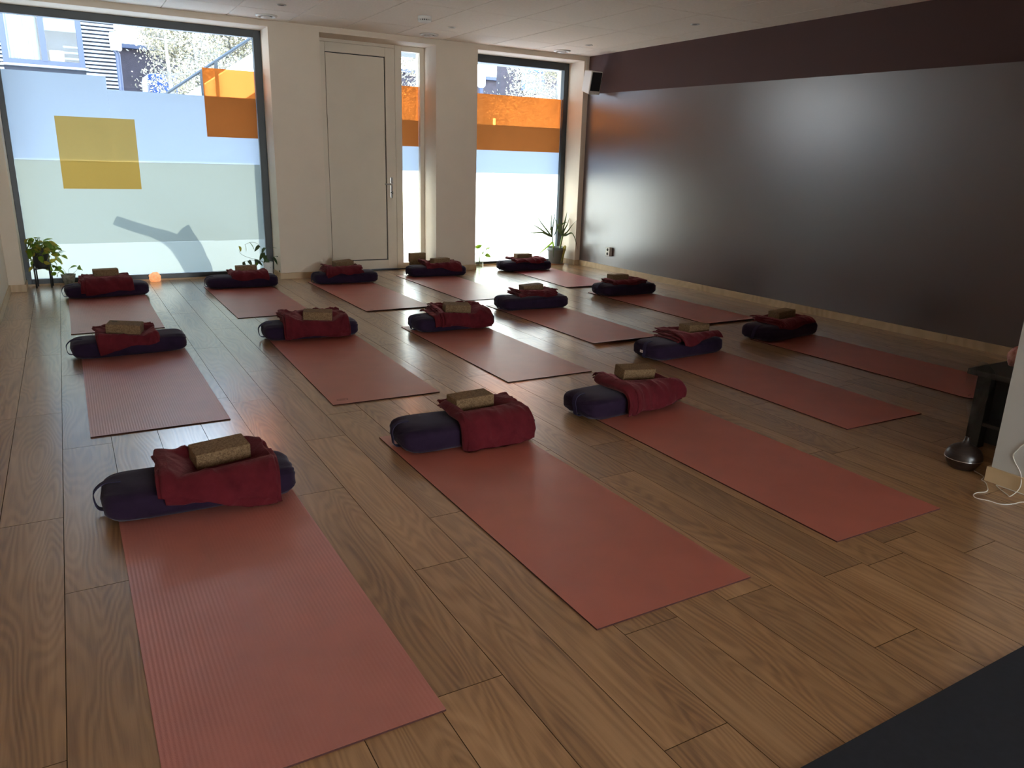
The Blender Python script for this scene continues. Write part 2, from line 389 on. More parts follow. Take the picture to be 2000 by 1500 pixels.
# ------------------------------------------------------------------ room dimensions (metres)
XL, XR0, XR1 = -0.567, 6.100, 6.235        # left wall; dark wall at the window end and further back
YW, YG, YOUT = 8.70, 9.09, 9.30            # inner wall face, glazing plane, outer face
ZC, ZH = 2.68, 2.62                        # ceiling, lintel soffit
YR = -6.00                                 # rear wall
PX, PY = 3.525, 1.68                       # corner of the projecting wall block on the right
def xr(y): return XR0 + (XR1-XR0)*(8.70-y)/(8.70-2.95)

# ---- floor: base and single planks
fl = struct(boxobj('floor', (XL-0.25, 6.7, YR-0.1, YOUT, -0.12, -0.014), 'ceiling_void'))
PW, PL = 0.2057, 1.38
pbm = bmesh.new()
def plank_mesh():
    bm = bmesh.new(); wx, ly, g, c = PW/2, 0.5, 0.0004, 0.0008
    gy = 0.0004/PL; cy = c/PL
    lo = [bm.verts.new(p) for p in ((-wx+g, -ly+gy, -0.014), (wx-g, -ly+gy, -0.014), (wx-g, ly-gy, -0.014), (-wx+g, ly-gy, -0.014))]
    md = [bm.verts.new((v.co.x, v.co.y, -0.0011)) for v in lo]
    hi = [bm.verts.new((v.co.x - math.copysign(c, v.co.x), v.co.y - math.copysign(cy, v.co.y), 0)) for v in lo]
    for k in range(4):
        j = (k+1) % 4
        bm.faces.new((lo[k], lo[j], md[j], md[k])).material_index = 1; bm.faces.new((md[k], md[j], hi[j], hi[k])).material_index = 1
    bm.faces.new(hi)
    me = bpy.data.meshes.new('plank'); bm.normal_update(); bm.to_mesh(me); bm.free(); me.materials.append(MATS['oak_plank']); me.materials.append(MATS['plank_edge']); return me
PM = plank_mesh()
known = {-3: 3.09, -2: 3.10, -1: 2.50, 3: 2.90, 4: 2.135, 10: 2.84, 12: 1.52}
rng = random.Random(11)
k = -4
while True:
    xa = 0.061 + PW*k; xb = xa+PW
    if xa > 6.25: break
    if xb > XL:
        y = known.get(k, rng.uniform(0, PL)) % PL
        while y > YR: y -= PL
        while y < YOUT:
            ya, yb = max(y, YR), min(y+PL, YOUT-0.06)
            hidden = (xa > PX+0.05 and yb < PY-0.02) or yb < -0.9
            if yb-ya > 0.05 and not hidden:
                xa2, xb2 = max(xa, XL-0.05), xb
                o = bpy.data.objects.new('floor_plank', PM); COL.objects.link(o); o.parent = fl
                o.location = ((xa2+xb2)/2, (ya+yb)/2, 0); o.scale = ((xb2-xa2)/PW, (yb-ya), 1)
            y += PL
    k += 1

# ---- ceiling: slab and single tiles
ce = struct(boxobj('ceiling', (XL-0.25, 6.7, YR-0.1, YOUT, ZC+0.012, ZC+0.20), 'ceiling_void'))
def tile_mesh():
    bm = bmesh.new(); box(bm, -0.5, 0.5, -0.5, 0.5, 0, 0.014)
    for v in bm.verts:
        if v.co.z < 0.007: v.co.x *= 0.990; v.co.y *= 0.995
    me = bpy.data.meshes.new('ceiling_tile'); bm.normal_update(); bm.to_mesh(me); bm.free(); me.materials.append(MATS['ceiling_tile']); return me
TM = tile_mesh()
xs = [0.42+0.6*k for k in range(-2, 11)]; xs = [XL-0.06] + [x for x in xs if x > XL+0.05] + [6.62]
ys = [8.10-1.2*k for k in range(0, 10)]; ys = [8.72] + [y for y in ys if y > YR] + [YR]
for a, b in zip(xs[:-1], xs[1:]):
    for c, d in zip(ys[1:], ys[:-1]):
        if d < -0.5 or (a > PX and d < PY): continue
        o = bpy.data.objects.new('ceiling_tile', TM); COL.objects.link(o); o.parent = ce
        o.location = ((a+b)/2, (c+d)/2, ZC); o.scale = (b-a-0.004, d-c-0.004, 1)

# ---- walls
bm = bmesh.new()
XA, XB = XL-0.22, 6.62
W1 = (-0.435, 2.025); DN = (2.565, 3.930); W3 = (4.475, 6.022)
box(bm, XA, XB, YW, YOUT, ZH, 2.9)
wall_window = struct(bm_obj('wall_window', bm, 'plaster'))
for a, b in ((XA, W1[0]), (W1[1], DN[0]), (DN[1], W3[0]), (W3[1], XB)): boxobj('pier', (a, b, YW, YOUT, -0.1, ZH), 'plaster', wall_window)
struct(boxobj('wall_left', (XL-0.2, XL, YR, YW, -0.1, 2.9), 'plaster'))
# dark wall: matte band above, satin paint below; the taped line is not quite level
bm = bmesh.new()
def zt(y): return 2.221 - (8.6-y)*0.0122
def dw(y, z): return bm.verts.new((xr(y), y, z))
y0, y1 = YW+0.01, PY-0.2
a, b, c, d, e, f = dw(y0, -0.1), dw(y1, -0.1), dw(y1, zt(y1)), dw(y0, zt(y0)), dw(y1, 2.9), dw(y0, 2.9)
f1 = bm.faces.new((a, d, c, b)); f1.material_index = 1
f2 = bm.faces.new((d, f, e, c))
back = [bm.verts.new((v.co.x+0.2, v.co.y, v.co.z)) for v in (a, b, e, f)]
bm.faces.new(back); bm.faces.new((a, b, back[1], back[0])); bm.faces.new((f, back[3], back[2], e))
struct(bm_obj('wall_right', bm, ['plum_matte', 'plum_gloss']))
struct(boxobj('wall_projecting', (PX, 6.62, YR, PY, -0.1, 2.9), 'plaster_grey'))
bm = bmesh.new()   # rear wall round an opening added for the fill lamp
for bx in ((XL-0.2, -0.2, YR-0.2, YR, -0.1, 2.9), (3.1, PX+0.1, YR-0.2, YR, -0.1, 2.9), (-0.2, 3.1, YR-0.2, YR, -0.1, 0.30), (-0.2, 3.1, YR-0.2, YR, 2.5, 2.9)): box(bm, *bx)
struct(bm_obj('wall_rear', bm, 'plaster'))

# ---- baseboards
BH, BT = 0.070, 0.014
bl = empty('baseboard_window'); struct(bl)
for a, b in ((XL, W1[0]), (W1[1], DN[0]), (DN[1], W3[0]), (W3[1], xr(YW)-0.01)):
    boxobj('baseboard_length', (a-(BT if a > 0 else 0), b+BT if b < 6.03 else b, YW-BT, YW-0.0005, 0.0005, BH), 'baseboard_oak', bl, 0.002)
    if a > 0: boxobj('baseboard_return', (a-BT, a-0.0005, YW, 9.03, 0.0005, BH), 'baseboard_oak', bl, 0.002)
    if b < 6.03: boxobj('baseboard_return', (b+0.0005, b+BT, YW, 9.03, 0.0005, BH), 'baseboard_oak', bl, 0.002)
br = empty('baseboard_right'); struct(br)
for ya, yb in ((8.68, 6.32), (6.317, 3.515), (3.512, 1.70)):
    bm = bmesh.new()
    pts = [(xr(ya)-0.0005, ya), (xr(yb)-0.0005, yb), (xr(yb)-BT, yb), (xr(ya)-BT, ya)]
    lo = [bm.verts.new((x, y, 0.0005)) for x, y in pts]; hi = [bm.verts.new((x, y, BH)) for x, y in pts]
    bm.faces.new(lo); bm.faces.new(hi)
    for k in range(4): bm.faces.new((lo[k], lo[(k+1) % 4], hi[(k+1) % 4], hi[k]))
    bmesh.ops.recalc_face_normals(bm, faces=bm.faces)
    bm_obj('baseboard_length', bm, 'baseboard_oak_y', br)
bp = empty('baseboard_projecting'); struct(bp)
boxobj('baseboard_length', (PX-BT, PX-0.0005, YR, PY+BT, 0.0005, BH), 'baseboard_oak_y', bp, 0.002)
boxobj('baseboard_length', (PX, 6.19, PY+0.0005, PY+BT, 0.0005, BH), 'baseboard_oak', bp, 0.002)
bq = empty('baseboard_left'); struct(bq)
boxobj('baseboard_length', (XL+0.0005, XL+BT, YR, YW-BT, 0.0005, BH), 'baseboard_oak_y', bq, 0.002)

# ------------------------------------------------------------------ windows and door
def rect(name, x0, x1, z0, z1, y, mat, parent):
    """a sheet of adhesive film: a tenth of a millimetre thick in life, one face here"""
    bm = bmesh.new(); bm.faces.new([bm.verts.new(p) for p in ((x0, y, z0), (x1, y, z0), (x1, y, z1), (x0, y, z1))])
    return bm_obj(name, bm, mat, parent)
def frame(name, x0, x1, z0, z1, gx0, gx1, gz0, gz1, ya, yb, mat, parent):
    bm = bmesh.new()
    for bx in ((x0, gx0, z0, z1), (gx1, x1, z0, z1), (gx0, gx1, z0, gz0), (gx0, gx1, gz1, z1)):
        box(bm, bx[0], bx[1], ya, yb, bx[2], bx[3], bev=0.003)
    return bm_obj(name, bm, mat, parent)
# large window
w1 = struct(empty('window_1', (0, 0, 0)))
frame('window_frame', W1[0], W1[1], 0.0, ZH, -0.385, 1.948, 0.066, 2.545, 9.05, 9.13, 'anthracite', w1)
boxobj('window_pane', (-0.392, 1.956, YG+0.010, YG+0.016, 0.06, 2.552), 'window_glass', w1)
boxobj('window_sill_strip', (W1[0], W1[1], 9.035, 9.05, 0.0, 0.018), 'baseboard_oak', w1)
label(rect('privacy_film', -0.384, 0.497, 1.2352, 2.055, YG+0.0085, 'film_blue', w1), 'pale blue frosted film, taller piece')
label(rect('privacy_film', 0.4975, 1.946, 1.235, 1.930, YG+0.0085, 'film_blue', w1), 'pale blue frosted film')
label(rect('privacy_film', -0.384, 1.946, 0.407, 1.2345, YG+0.0073, 'film_green', w1), 'pale green frosted film')
label(rect('privacy_film', -0.384, 1.946, 0.068, 0.4066, YG+0.0073, 'film_pale', w1), 'bright white frosted film')
label(rect('coloured_film', 1.413, 1.946, 1.515, 2.210, YG+0.006, 'film_orange', w1), 'transparent orange film')
label(rect('coloured_film', 0.003, 0.717, 0.960, 1.657, YG+0.006, 'film_yellow', w1), 'transparent amber film')
# side light next to the door
w2 = struct(empty('window_2'))
frame('window_frame', 3.556, DN[1], 0.012, ZH, 3.640, 3.875, 0.082, 2.562, 9.05, 9.13, 'door_paint', w2)
boxobj('window_pane', (3.634, 3.88, YG+0.010, YG+0.016, 0.076, 2.568), 'window_glass', w2)
label(rect('coloured_film', 3.641, 3.874, 1.495, 2.186, YG+0.0085, 'film_orange', w2), 'transparent orange film')
label(rect('privacy_film', 3.641, 3.874, 1.207, 1.800, YG+0.0097, 'film_blue', w2), 'pale blue frosted film')
label(rect('privacy_film', 3.641, 3.874, 0.380, 1.2065, YG+0.0085, 'film_white', w2), 'white frosted film')
label(rect('privacy_film', 3.641, 3.874, 0.084, 0.3795, YG+0.0085, 'film_clearfrost', w2), 'bright white frosted film')
# right window
w3 = struct(empty('window_3'))
frame('window_frame', W3[0], W3[1], 0.0, ZH, 4.545, 5.952, 0.05, 2.530, 9.05, 9.13, 'anthracite', w3)
boxobj('window_pane', (4.538, 5.958, YG+0.010, YG+0.016, 0.044, 2.538), 'window_glass', w3)
boxobj('window_sill_strip', (W3[0], W3[1], 9.035, 9.05, 0.0, 0.018), 'baseboard_oak', w3)
label(rect('coloured_film', 4.547, 5.950, 1.485, 2.168, YG+0.0085, 'film_orange', w3), 'transparent orange film')
label(rect('privacy_film', 4.547, 5.950, 1.199, 1.800, YG+0.0097, 'film_blue', w3), 'pale blue frosted film')
label(rect('privacy_film', 4.547, 5.950, 0.354, 1.1985, YG+0.0085, 'film_white', w3), 'white frosted film')
label(rect('privacy_film', 4.547, 5.950, 0.052, 0.3535, YG+0.0085, 'film_clearfrost', w3), 'bright white frosted film')
# unseen rear window, added to house the fill lamp
w4 = struct(empty('added_rear_window'))
frame('window_frame', -0.2, 3.1, 0.30, 2.5, -0.14, 3.04, 0.36, 2.44, YR-0.12, YR-0.05, 'anthracite', w4)
boxobj('window_pane', (-0.15, 3.05, YR-0.09, YR-0.084, 0.35, 2.45), 'window_glass', w4)
# door
dr = struct(empty('door_1'))
frame('door_frame', DN[0], 3.556, 0.0, ZH, 2.640, 3.5555, 0.012, 2.585, 9.06, 9.13, 'door_paint', dr)
boxobj('threshold', (2.63, 3.93, 9.03, 9.13, 0.0, 0.013), 'anthracite', dr)
lf = empty('door_leaf', parent=dr)
lfm = frame('leaf_frame', 2.644, 3.551, 0.018, 2.582, 2.722, 3.436, 0.125, 2.482, 9.052, 9.11, 'door_paint', lf)
boxobj('leaf_panel', (2.729, 3.424, 9.060, 9.105, 0.136, 2.472), 'door_paint', lf, 0.002)
boxobj('panel_gasket', (2.721, 3.437, 9.075, 9.1, 0.124, 2.483), 'gasket', lf)
hd = empty('door_handle', parent=dr)
boxobj('handle_plate', (3.478, 3.508, 9.042, 9.0515, 0.881, 1.125), 'steel', hd, 0.004)
bm = bmesh.new(); tube(bm, smooth_path([(3.493, 9.044, 1.045), (3.493, 9.005, 1.045), (3.480, 8.993, 1.045), (3.44, 8.991, 1.045), (3.388, 8.993, 1.045)], 5), 0.0095, 10)
bm_obj('handle_lever', bm, 'steel', hd, smooth=True)
bm = bmesh.new(); tube(bm, [(3.493, 9.043, 0.945), (3.493, 9.028, 0.945)], 0.013, 14); bm_obj('lock_cylinder', bm, 'dark_metal', hd)
bm = bmesh.new(); tube(bm, [(3.493, 9.03, 0.945), (3.503, 9.01, 0.952)], 0.006, 8); bm_obj('key', bm, 'steel', hd)

# ------------------------------------------------------------------ yoga mats
def mat_mesh(width, length, th=0.0055, curl=0.0):
    bm = bmesh.new(); nx, ny = 8, 40
    def zf(u, v):
        d = max(0.0, 1-v*length/0.09); return curl*d*d
    top = [[None]*(nx+1) for _ in range(ny+1)]; bot = [[None]*(nx+1) for _ in range(ny+1)]
    for j in range(ny+1):
        v = (j/ny)**1.6
        for i in range(nx+1):
            u = i/nx; z = zf(u, v)
            top[j][i] = bm.verts.new(((u-0.5)*width, v*length, z+th)); bot[j][i] = bm.verts.new(((u-0.5)*width, v*length, z))
    for j in range(ny):
        for i in range(nx):
            bm.faces.new((top[j][i], top[j][i+1], top[j+1][i+1], top[j+1][i]))
            bm.faces.new((bot[j][i], bot[j+1][i], bot[j+1][i+1], bot[j][i+1]))
    for i in range(nx):
        for q in ((bot[0][i], bot[0][i+1], top[0][i+1], top[0][i]), (bot[ny][i+1], bot[ny][i], top[ny][i], top[ny][i+1])): bm.faces.new(q).material_index = 1
    for j in range(ny):
        for q in ((bot[j+1][0], bot[j][0], top[j][0], top[j+1][0]), (bot[j][nx], bot[j+1][nx], top[j+1][nx], top[j][nx])): bm.faces.new(q).material_index = 1
    return bm
# key: (front-left x, y, yaw deg, length, material, front-edge curl)
MATP = {
 'm1': (0.040, 1.460, 0.2, 1.78, 'mat_ribbed', 0.0), 'm2': (1.233, 1.566, 0.3, 1.83, 'mat_plain', 0.0),
 'm3': (2.372, 1.603, -0.4, 1.83, 'mat_plain', 0.0), 'm4': (3.530, 2.435, -0.9, 1.83, 'mat_plain', 0.0),
 'm5': (4.752, 2.444, 0.2, 1.83, 'mat_plain', 0.010),
 'n1': (-0.026, 3.992, 0.0, 1.83, 'mat_ribbed', 0.0), 'n2': (1.172, 3.993, -1.3, 1.83, 'mat_plain', 0.0),
 'n3': (2.300, 3.990, 0.0, 1.80, 'mat_plain', 0.0), 'n4': (3.440, 4.605, 0.5, 1.80, 'mat_plain', 0.016),
 'n5': (4.842, 4.855, 0.5, 1.83, 'mat_plain', 0.010),
 'o1': (-0.077, 6.482, 0.0, 1.83, 'mat_ribbed', 0.0), 'o2': (1.160, 6.640, 0.2, 1.80, 'mat_plain', 0.0),
 'o3': (2.258, 6.515, 0.8, 1.86, 'mat_plain', 0.006), 'o4': (3.340, 6.700, 0.4, 1.82, 'mat_plain', 0.0),
 'o5': (4.800, 7.030, -2.5, 1.60, 'mat_red', 0.008),
}
ROW = {'m': 'row nearest the projecting wall', 'n': 'middle row', 'o': 'row along the window wall'}
MLAB = {
 'm1': 'ribbed terracotta yoga mat with fine lengthwise grooves, in the row farthest from the windows',
 'm2': 'terracotta yoga mat without grooves, beside the ribbed mat farthest from the windows',
 'm3': 'dull brick-red yoga mat ending beside the white cable of the diffuser',
 'm4': 'dull brick-red yoga mat whose end lies short of the dark stone table',
 'm5': 'dull brick-red yoga mat ending behind the dark stone table by the plum wall',
 'n1': 'ribbed terracotta yoga mat in the middle row, under the block with a printed mark',
 'n2': 'terracotta yoga mat in the middle row with a small oval mark at its corner',
 'n3': 'terracotta yoga mat in the exact middle of the room, strongly reflecting the windows',
 'n4': 'terracotta yoga mat in the middle row with its end curling up',
 'n5': 'brick-red yoga mat in the middle row, beside the plum wall',
 'o1': 'salmon-lit ribbed yoga mat by the large window, below the pothos plants',
 'o2': 'salmon-lit yoga mat before the large window, second from the left wall',
 'o3': 'salmon-lit yoga mat leading up to the white door',
 'o4': 'pale-lit yoga mat before the narrow side window',
 'o5': 'bright crimson yoga mat by the strap-leaved plant in the corner',
}
for kx, (x, y, yaw, ln, mt, cu) in MATP.items():
    a = math.radians(yaw); wd = 0.648
    bm = mat_mesh(wd, ln, curl=cu)
    bmesh.ops.recalc_face_normals(bm, faces=bm.faces)
    o = bm_obj('yoga_mat', bm, [mt, 'mat_edge'])
    o.location = (x + wd/2*math.cos(a), y + wd/2*math.sin(a), 0.0004); o.rotation_euler = (0, 0, a)
    tag(o, MLAB[kx], 'yoga mat', 'yoga mats laid out in three rows')
    if kx in ('n2', 'o3', 'm5', 'o1'):
        bm = bmesh.new()
        for k in range(24 if kx == 'n2' else 0):      # flat printed oval with a bar
            t0, t1 = 2*math.pi*k/24, 2*math.pi*(k+1)/24
            q = [(0.034*math.cos(t), 0.017*math.sin(t)) for t in (t0, t1)] + [(0.029*math.cos(t), 0.013*math.sin(t)) for t in (t1, t0)]
            bm.faces.new([bm.verts.new((px, py, 0)) for px, py in q])
        bm.faces.new([bm.verts.new(p) for p in ((-0.018, -0.003, 0), (0.018, -0.003, 0), (0.014, 0.003, 0), (-0.014, 0.003, 0))])
        lg = bm_obj('printed_mark', bm, 'mat_print', o); lg.location = (-wd/2+0.075, 0.075, 0.0061 + cu*0.03)
o = boxobj('yoga_mat', (-0.92, 0.92, -0.66, 0.0, 0, 0.006), 'navy_mat', bev=0.001)
o.location = (1.88, 0.905, 0.0004); o.rotation_euler = (0, 0, math.radians(0.6))
tag(o, 'dark charcoal-blue mat on the oak floor, lying crosswise to all the others', 'yoga mat')

# ------------------------------------------------------------------ bolsters
BL, BD, BHt = 0.72, 0.315, 0.122
def bolster_mesh(seed, L=BL):
    """long rounded cushion; gathered creases at both ends"""
    bm = bmesh.new(); nx, ns = 56, 48; rings = []
    rv = Vector((seed*3.7, seed*1.3, 0))
    for i in range(nx+1):
        u = -1 + 2*i/nx
        u = math.copysign(abs(u)**0.8, u)
        e = max(0.0, 1-abs(u)**9.0)**0.36             # end rounding
        ring = []
        for k in range(ns):
            t = 2*math.pi*k/ns
            cy, sz = math.cos(t), math.sin(t)
            py = math.copysign(abs(cy)**0.52, cy); pz = math.copysign(abs(sz)**(0.56 if sz > 0 else 0.42), sz)
            y = py*BD/2*(0.18+0.82*e if e > 0 else 0.0); z = pz*BHt/2*(0.08+0.92*e if e > 0 else 0.0)
            if i in (0, nx): y *= 0.0; z *= 0.0
            x = u*L/2
            n1 = noise.noise(Vector((x*4, y*6, z*6))+rv)
            crease = math.sin(t*11+seed + 3*n1)*max(0, abs(u)-0.55)**1.4*0.012
            d = 1 + 0.055*n1 + crease/(BHt/2)
            y *= 1 + 0.03*n1; z *= d
            z += BHt/2
            if z < 0.012: z = max(0.0, z*0.5+0.002)
            sag = -0.006*math.exp(-((x)/0.22)**2) if z > BHt*0.6 else 0
            ring.append(bm.verts.new((x + crease*0.4, y, max(0.0, z+sag))))
        rings.append(ring)
    for a, b in zip(rings[:-1], rings[1:]):
        for k in range(ns): bm.faces.new((a[k], b[k], b[(k+1) % ns], a[(k+1) % ns]))
    bmesh.ops.remove_doubles(bm, verts=bm.verts, dist=0.0004)
    bmesh.ops.recalc_face_normals(bm, faces=bm.faces)
    return bm
def strap_mesh(stand, seed):
    """flat carrying handle over the end of the bolster"""
    bm = bmesh.new(); wd = 0.030
    e = -BL/2
    path = smooth_path([(e+0.075, 0, BHt*0.985), (e+0.02, 0, BHt*0.93+stand*0.3), (e-0.005-stand, 0, BHt*0.70), (e-0.006-stand*1.2, 0, BHt*0.40), (e-0.002-stand*0.5, 0, BHt*0.14), (e+0.03, 0, 0.012)], 5)
    rows = []
    for i, p in enumerate(path):
        d = (path[min(i+1, len(path)-1)]-path[max(i-1, 0)]).normalized(); n = Vector((-d.z, 0, d.x))*-1
        sk = 0.02*math.sin(i*0.12+seed)
        rows.append([bm.verts.new(p+Vector((0, s*wd/2+sk, 0))+n*o_) for s, o_ in ((-1, 0.0), (1, 0.0), (1, 0.0035), (-1, 0.0035))])
    for a, b in zip(rows[:-1], rows[1:]):
        for k in range(4): bm.faces.new((a[k], a[(k+1) % 4], b[(k+1) % 4], b[k]))
    bm.faces.new(rows[0]); bm.faces.new(rows[-1])
    bmesh.ops.recalc_face_normals(bm, faces=bm.faces)
    return bm
# key: centre x, y, yaw, handle stand-off
BOL = {
 'b11': (0.345, 3.085, -1.5, 0.012), 'b12': (1.600, 3.245, -3.0, 0.0), 'b13': (2.655, 3.315, 5.5, 0.0),
 'b14': (3.845, 4.175, 4.0, 0.0), 'b15': (5.080, 4.305, 6.0, 0.002), 'b6': (0.275, 5.775, 2.5, 0.011),
 'b7': (1.535, 5.800, -3.0, 0.011), 'b8': (2.680, 5.655, 2.0, 0.0), 'b9': (3.780, 6.190, -3.0, 0.0),
 'b10': (5.160, 6.520, -1.0, 0.002), 'b1': (0.255, 8.235, 4.0, 0.011), 'b2': (1.520, 8.345, -1.5, 0.0),
 'b3': (2.610, 8.275, -2.5, 0.0), 'b4': (3.790, 8.430, -5.0, 0.0), 'b5': (5.080, 8.520, -1.0, 0.0),
}
# cork block poses: x, y, z of top face, yaw, tilt along, tilt across
BLK = {
 'b11': (0.427, 3.068, 0.212, 7.3, 0.036, 0.13), 'b12': (1.662, 3.262, 0.211, 1.7, 0.020, 0.028), 'b13': (2.808, 3.369, 0.204, -7.2, -0.05, 0.10),
 'b14': (3.998, 4.156, 0.214, 4.5, -0.03, -0.03), 'b15': (5.127, 4.313, 0.210, 3.5, 0.05, -0.02), 'b6': (0.255, 5.692, 0.217, -17.2, -0.06, 0.09),
 'b7': (1.575, 5.670, 0.214, -18.0, -0.03, 0.07), 'b8': (2.693, 5.548, 0.214, -11.5, -0.05, 0.10), 'b9': (3.817, 6.230, 0.213, -5.0, 0.06, 0.0),
 'b10': (5.090, 6.520, 0.212, 2.9, -0.02, -0.02), 'b1': (0.258, 8.250, 0.250, 4.1, 0.014, 0.0), 'b2': (1.580, 8.369, 0.214, -6.4, 0.02, -0.02),
 'b3': (2.615, 8.310, 0.232, 9.0, 0.05, 0.10), 'b4': (3.835, 8.380, 0.210, 2.1, 0.023, -0.02), 'b5': (5.074, 8.510, 0.208, -3.1, -0.01, -0.03),
}
KL, KW, KH = 0.215, 0.112, 0.064
# blanket: x0, x1 along the bolster; reach over the front (left, right); reach to the back; layers; layer thickness; left-end fan; lift of left end; ripple; seed
BLN = {
 'b11': (-0.155, 0.268, 0.165, 0.255, 0.13, 4, 0.012, 0.010, 0.020, 0.008, 1),
 'b12': (-0.075, 0.285, 0.265, 0.225, 0.13, 4, 0.011, 0.020, 0.006, 0.006, 2),
 'b13': (-0.120, 0.300, 0.240, 0.215, 0.13, 3, 0.012, 0.030, 0.032, 0.007, 3),
 'b14': (-0.130, 0.275, 0.150, 0.135, 0.12, 5, 0.011, 0.020, 0.014, 0.004, 4),
 'b15': (-0.215, 0.225, 0.150, 0.145, 0.12, 4, 0.011, 0.012, 0.008, 0.004, 5),
 'b6': (-0.200, 0.165, 0.200, 0.150, 0.12, 4, 0.011, 0.008, 0.004, 0.009, 6),
 'b7': (-0.220, 0.270, 0.215, 0.215, 0.12, 4, 0.012, 0.006, 0.014, 0.011, 7),
 'b8': (-0.190, 0.285, 0.190, 0.225, 0.13, 4, 0.012, 0.034, 0.012, 0.009, 8),
 'b9': (-0.190, 0.215, 0.135, 0.135, 0.12, 4, 0.013, 0.014, 0.008, 0.006, 9),
 'b10': (-0.225, 0.195, 0.130, 0.125, 0.11, 3, 0.013, 0.016, 0.004, 0.005, 10),
 'b1': (-0.205, 0.195, 0.200, 0.175, 0.12, 5, 0.013, 0.024, 0.016, 0.006, 11),
 'b2': (-0.120, 0.250, 0.150, 0.165, 0.11, 4, 0.012, 0.010, 0.004, 0.007, 12),
 'b3': (-0.235, 0.165, 0.160, 0.135, 0.11, 6, 0.011, 0.012, 0.010, 0.006, 13),
 'b4': (-0.170, 0.270, 0.150, 0.185, 0.12, 3, 0.012, 0.018, 0.020, 0.009, 14),
 'b5': (-0.215, 0.230, 0.140, 0.145, 0.11, 3, 0.010, 0.016, 0.008, 0.009, 15),
}
PLACE = {
 'b11': 'ribbed mat farthest from the windows', 'b12': 'grooveless mat beside the farthest ribbed mat', 'b13': 'mat ending by the diffuser cable',
 'b14': 'mat stopping short of the table', 'b15': 'mat ending behind the table', 'b6': 'ribbed mat of the middle row',
 'b7': 'middle-row mat with the oval mark', 'b8': 'mat in the room centre', 'b9': 'middle-row mat with curled end', 'b10': 'middle-row mat beside the plum wall',
 'b1': 'mat by the pothos plants', 'b2': 'mat before the trailing plant', 'b3': 'mat before the white door', 'b4': 'mat before the side window', 'b5': 'crimson mat in the window corner',
}
BOLX = {'b11': 'with a loose loop handle', 'b6': 'with a loose loop handle', 'b7': 'with a loose loop handle', 'b1': 'with a loose loop handle', 'b14': 'with a pale handle tag'}
BLX = {'b11': 'rumpled maroon blanket draped down', 'b12': 'maroon blanket hanging flat over', 'b13': 'maroon blanket with raised folded end on', 'b14': 'thick stack-folded maroon blanket on',
 'b15': 'neatly rolled-fold maroon blanket on', 'b6': 'creased maroon blanket with drooping corner on', 'b7': 'bunched maroon blanket with upright folds on', 'b8': 'slanting fanned maroon blanket over',
 'b9': 'plump folded maroon blanket on', 'b10': 'thin folded maroon blanket on', 'b1': 'maroon blanket with fanned layered edges on', 'b2': 'maroon blanket folded in flat layers on',
 'b3': 'maroon blanket folded in many layers on', 'b4': 'loosely thrown maroon blanket on', 'b5': 'sunlit thin maroon blanket on'}

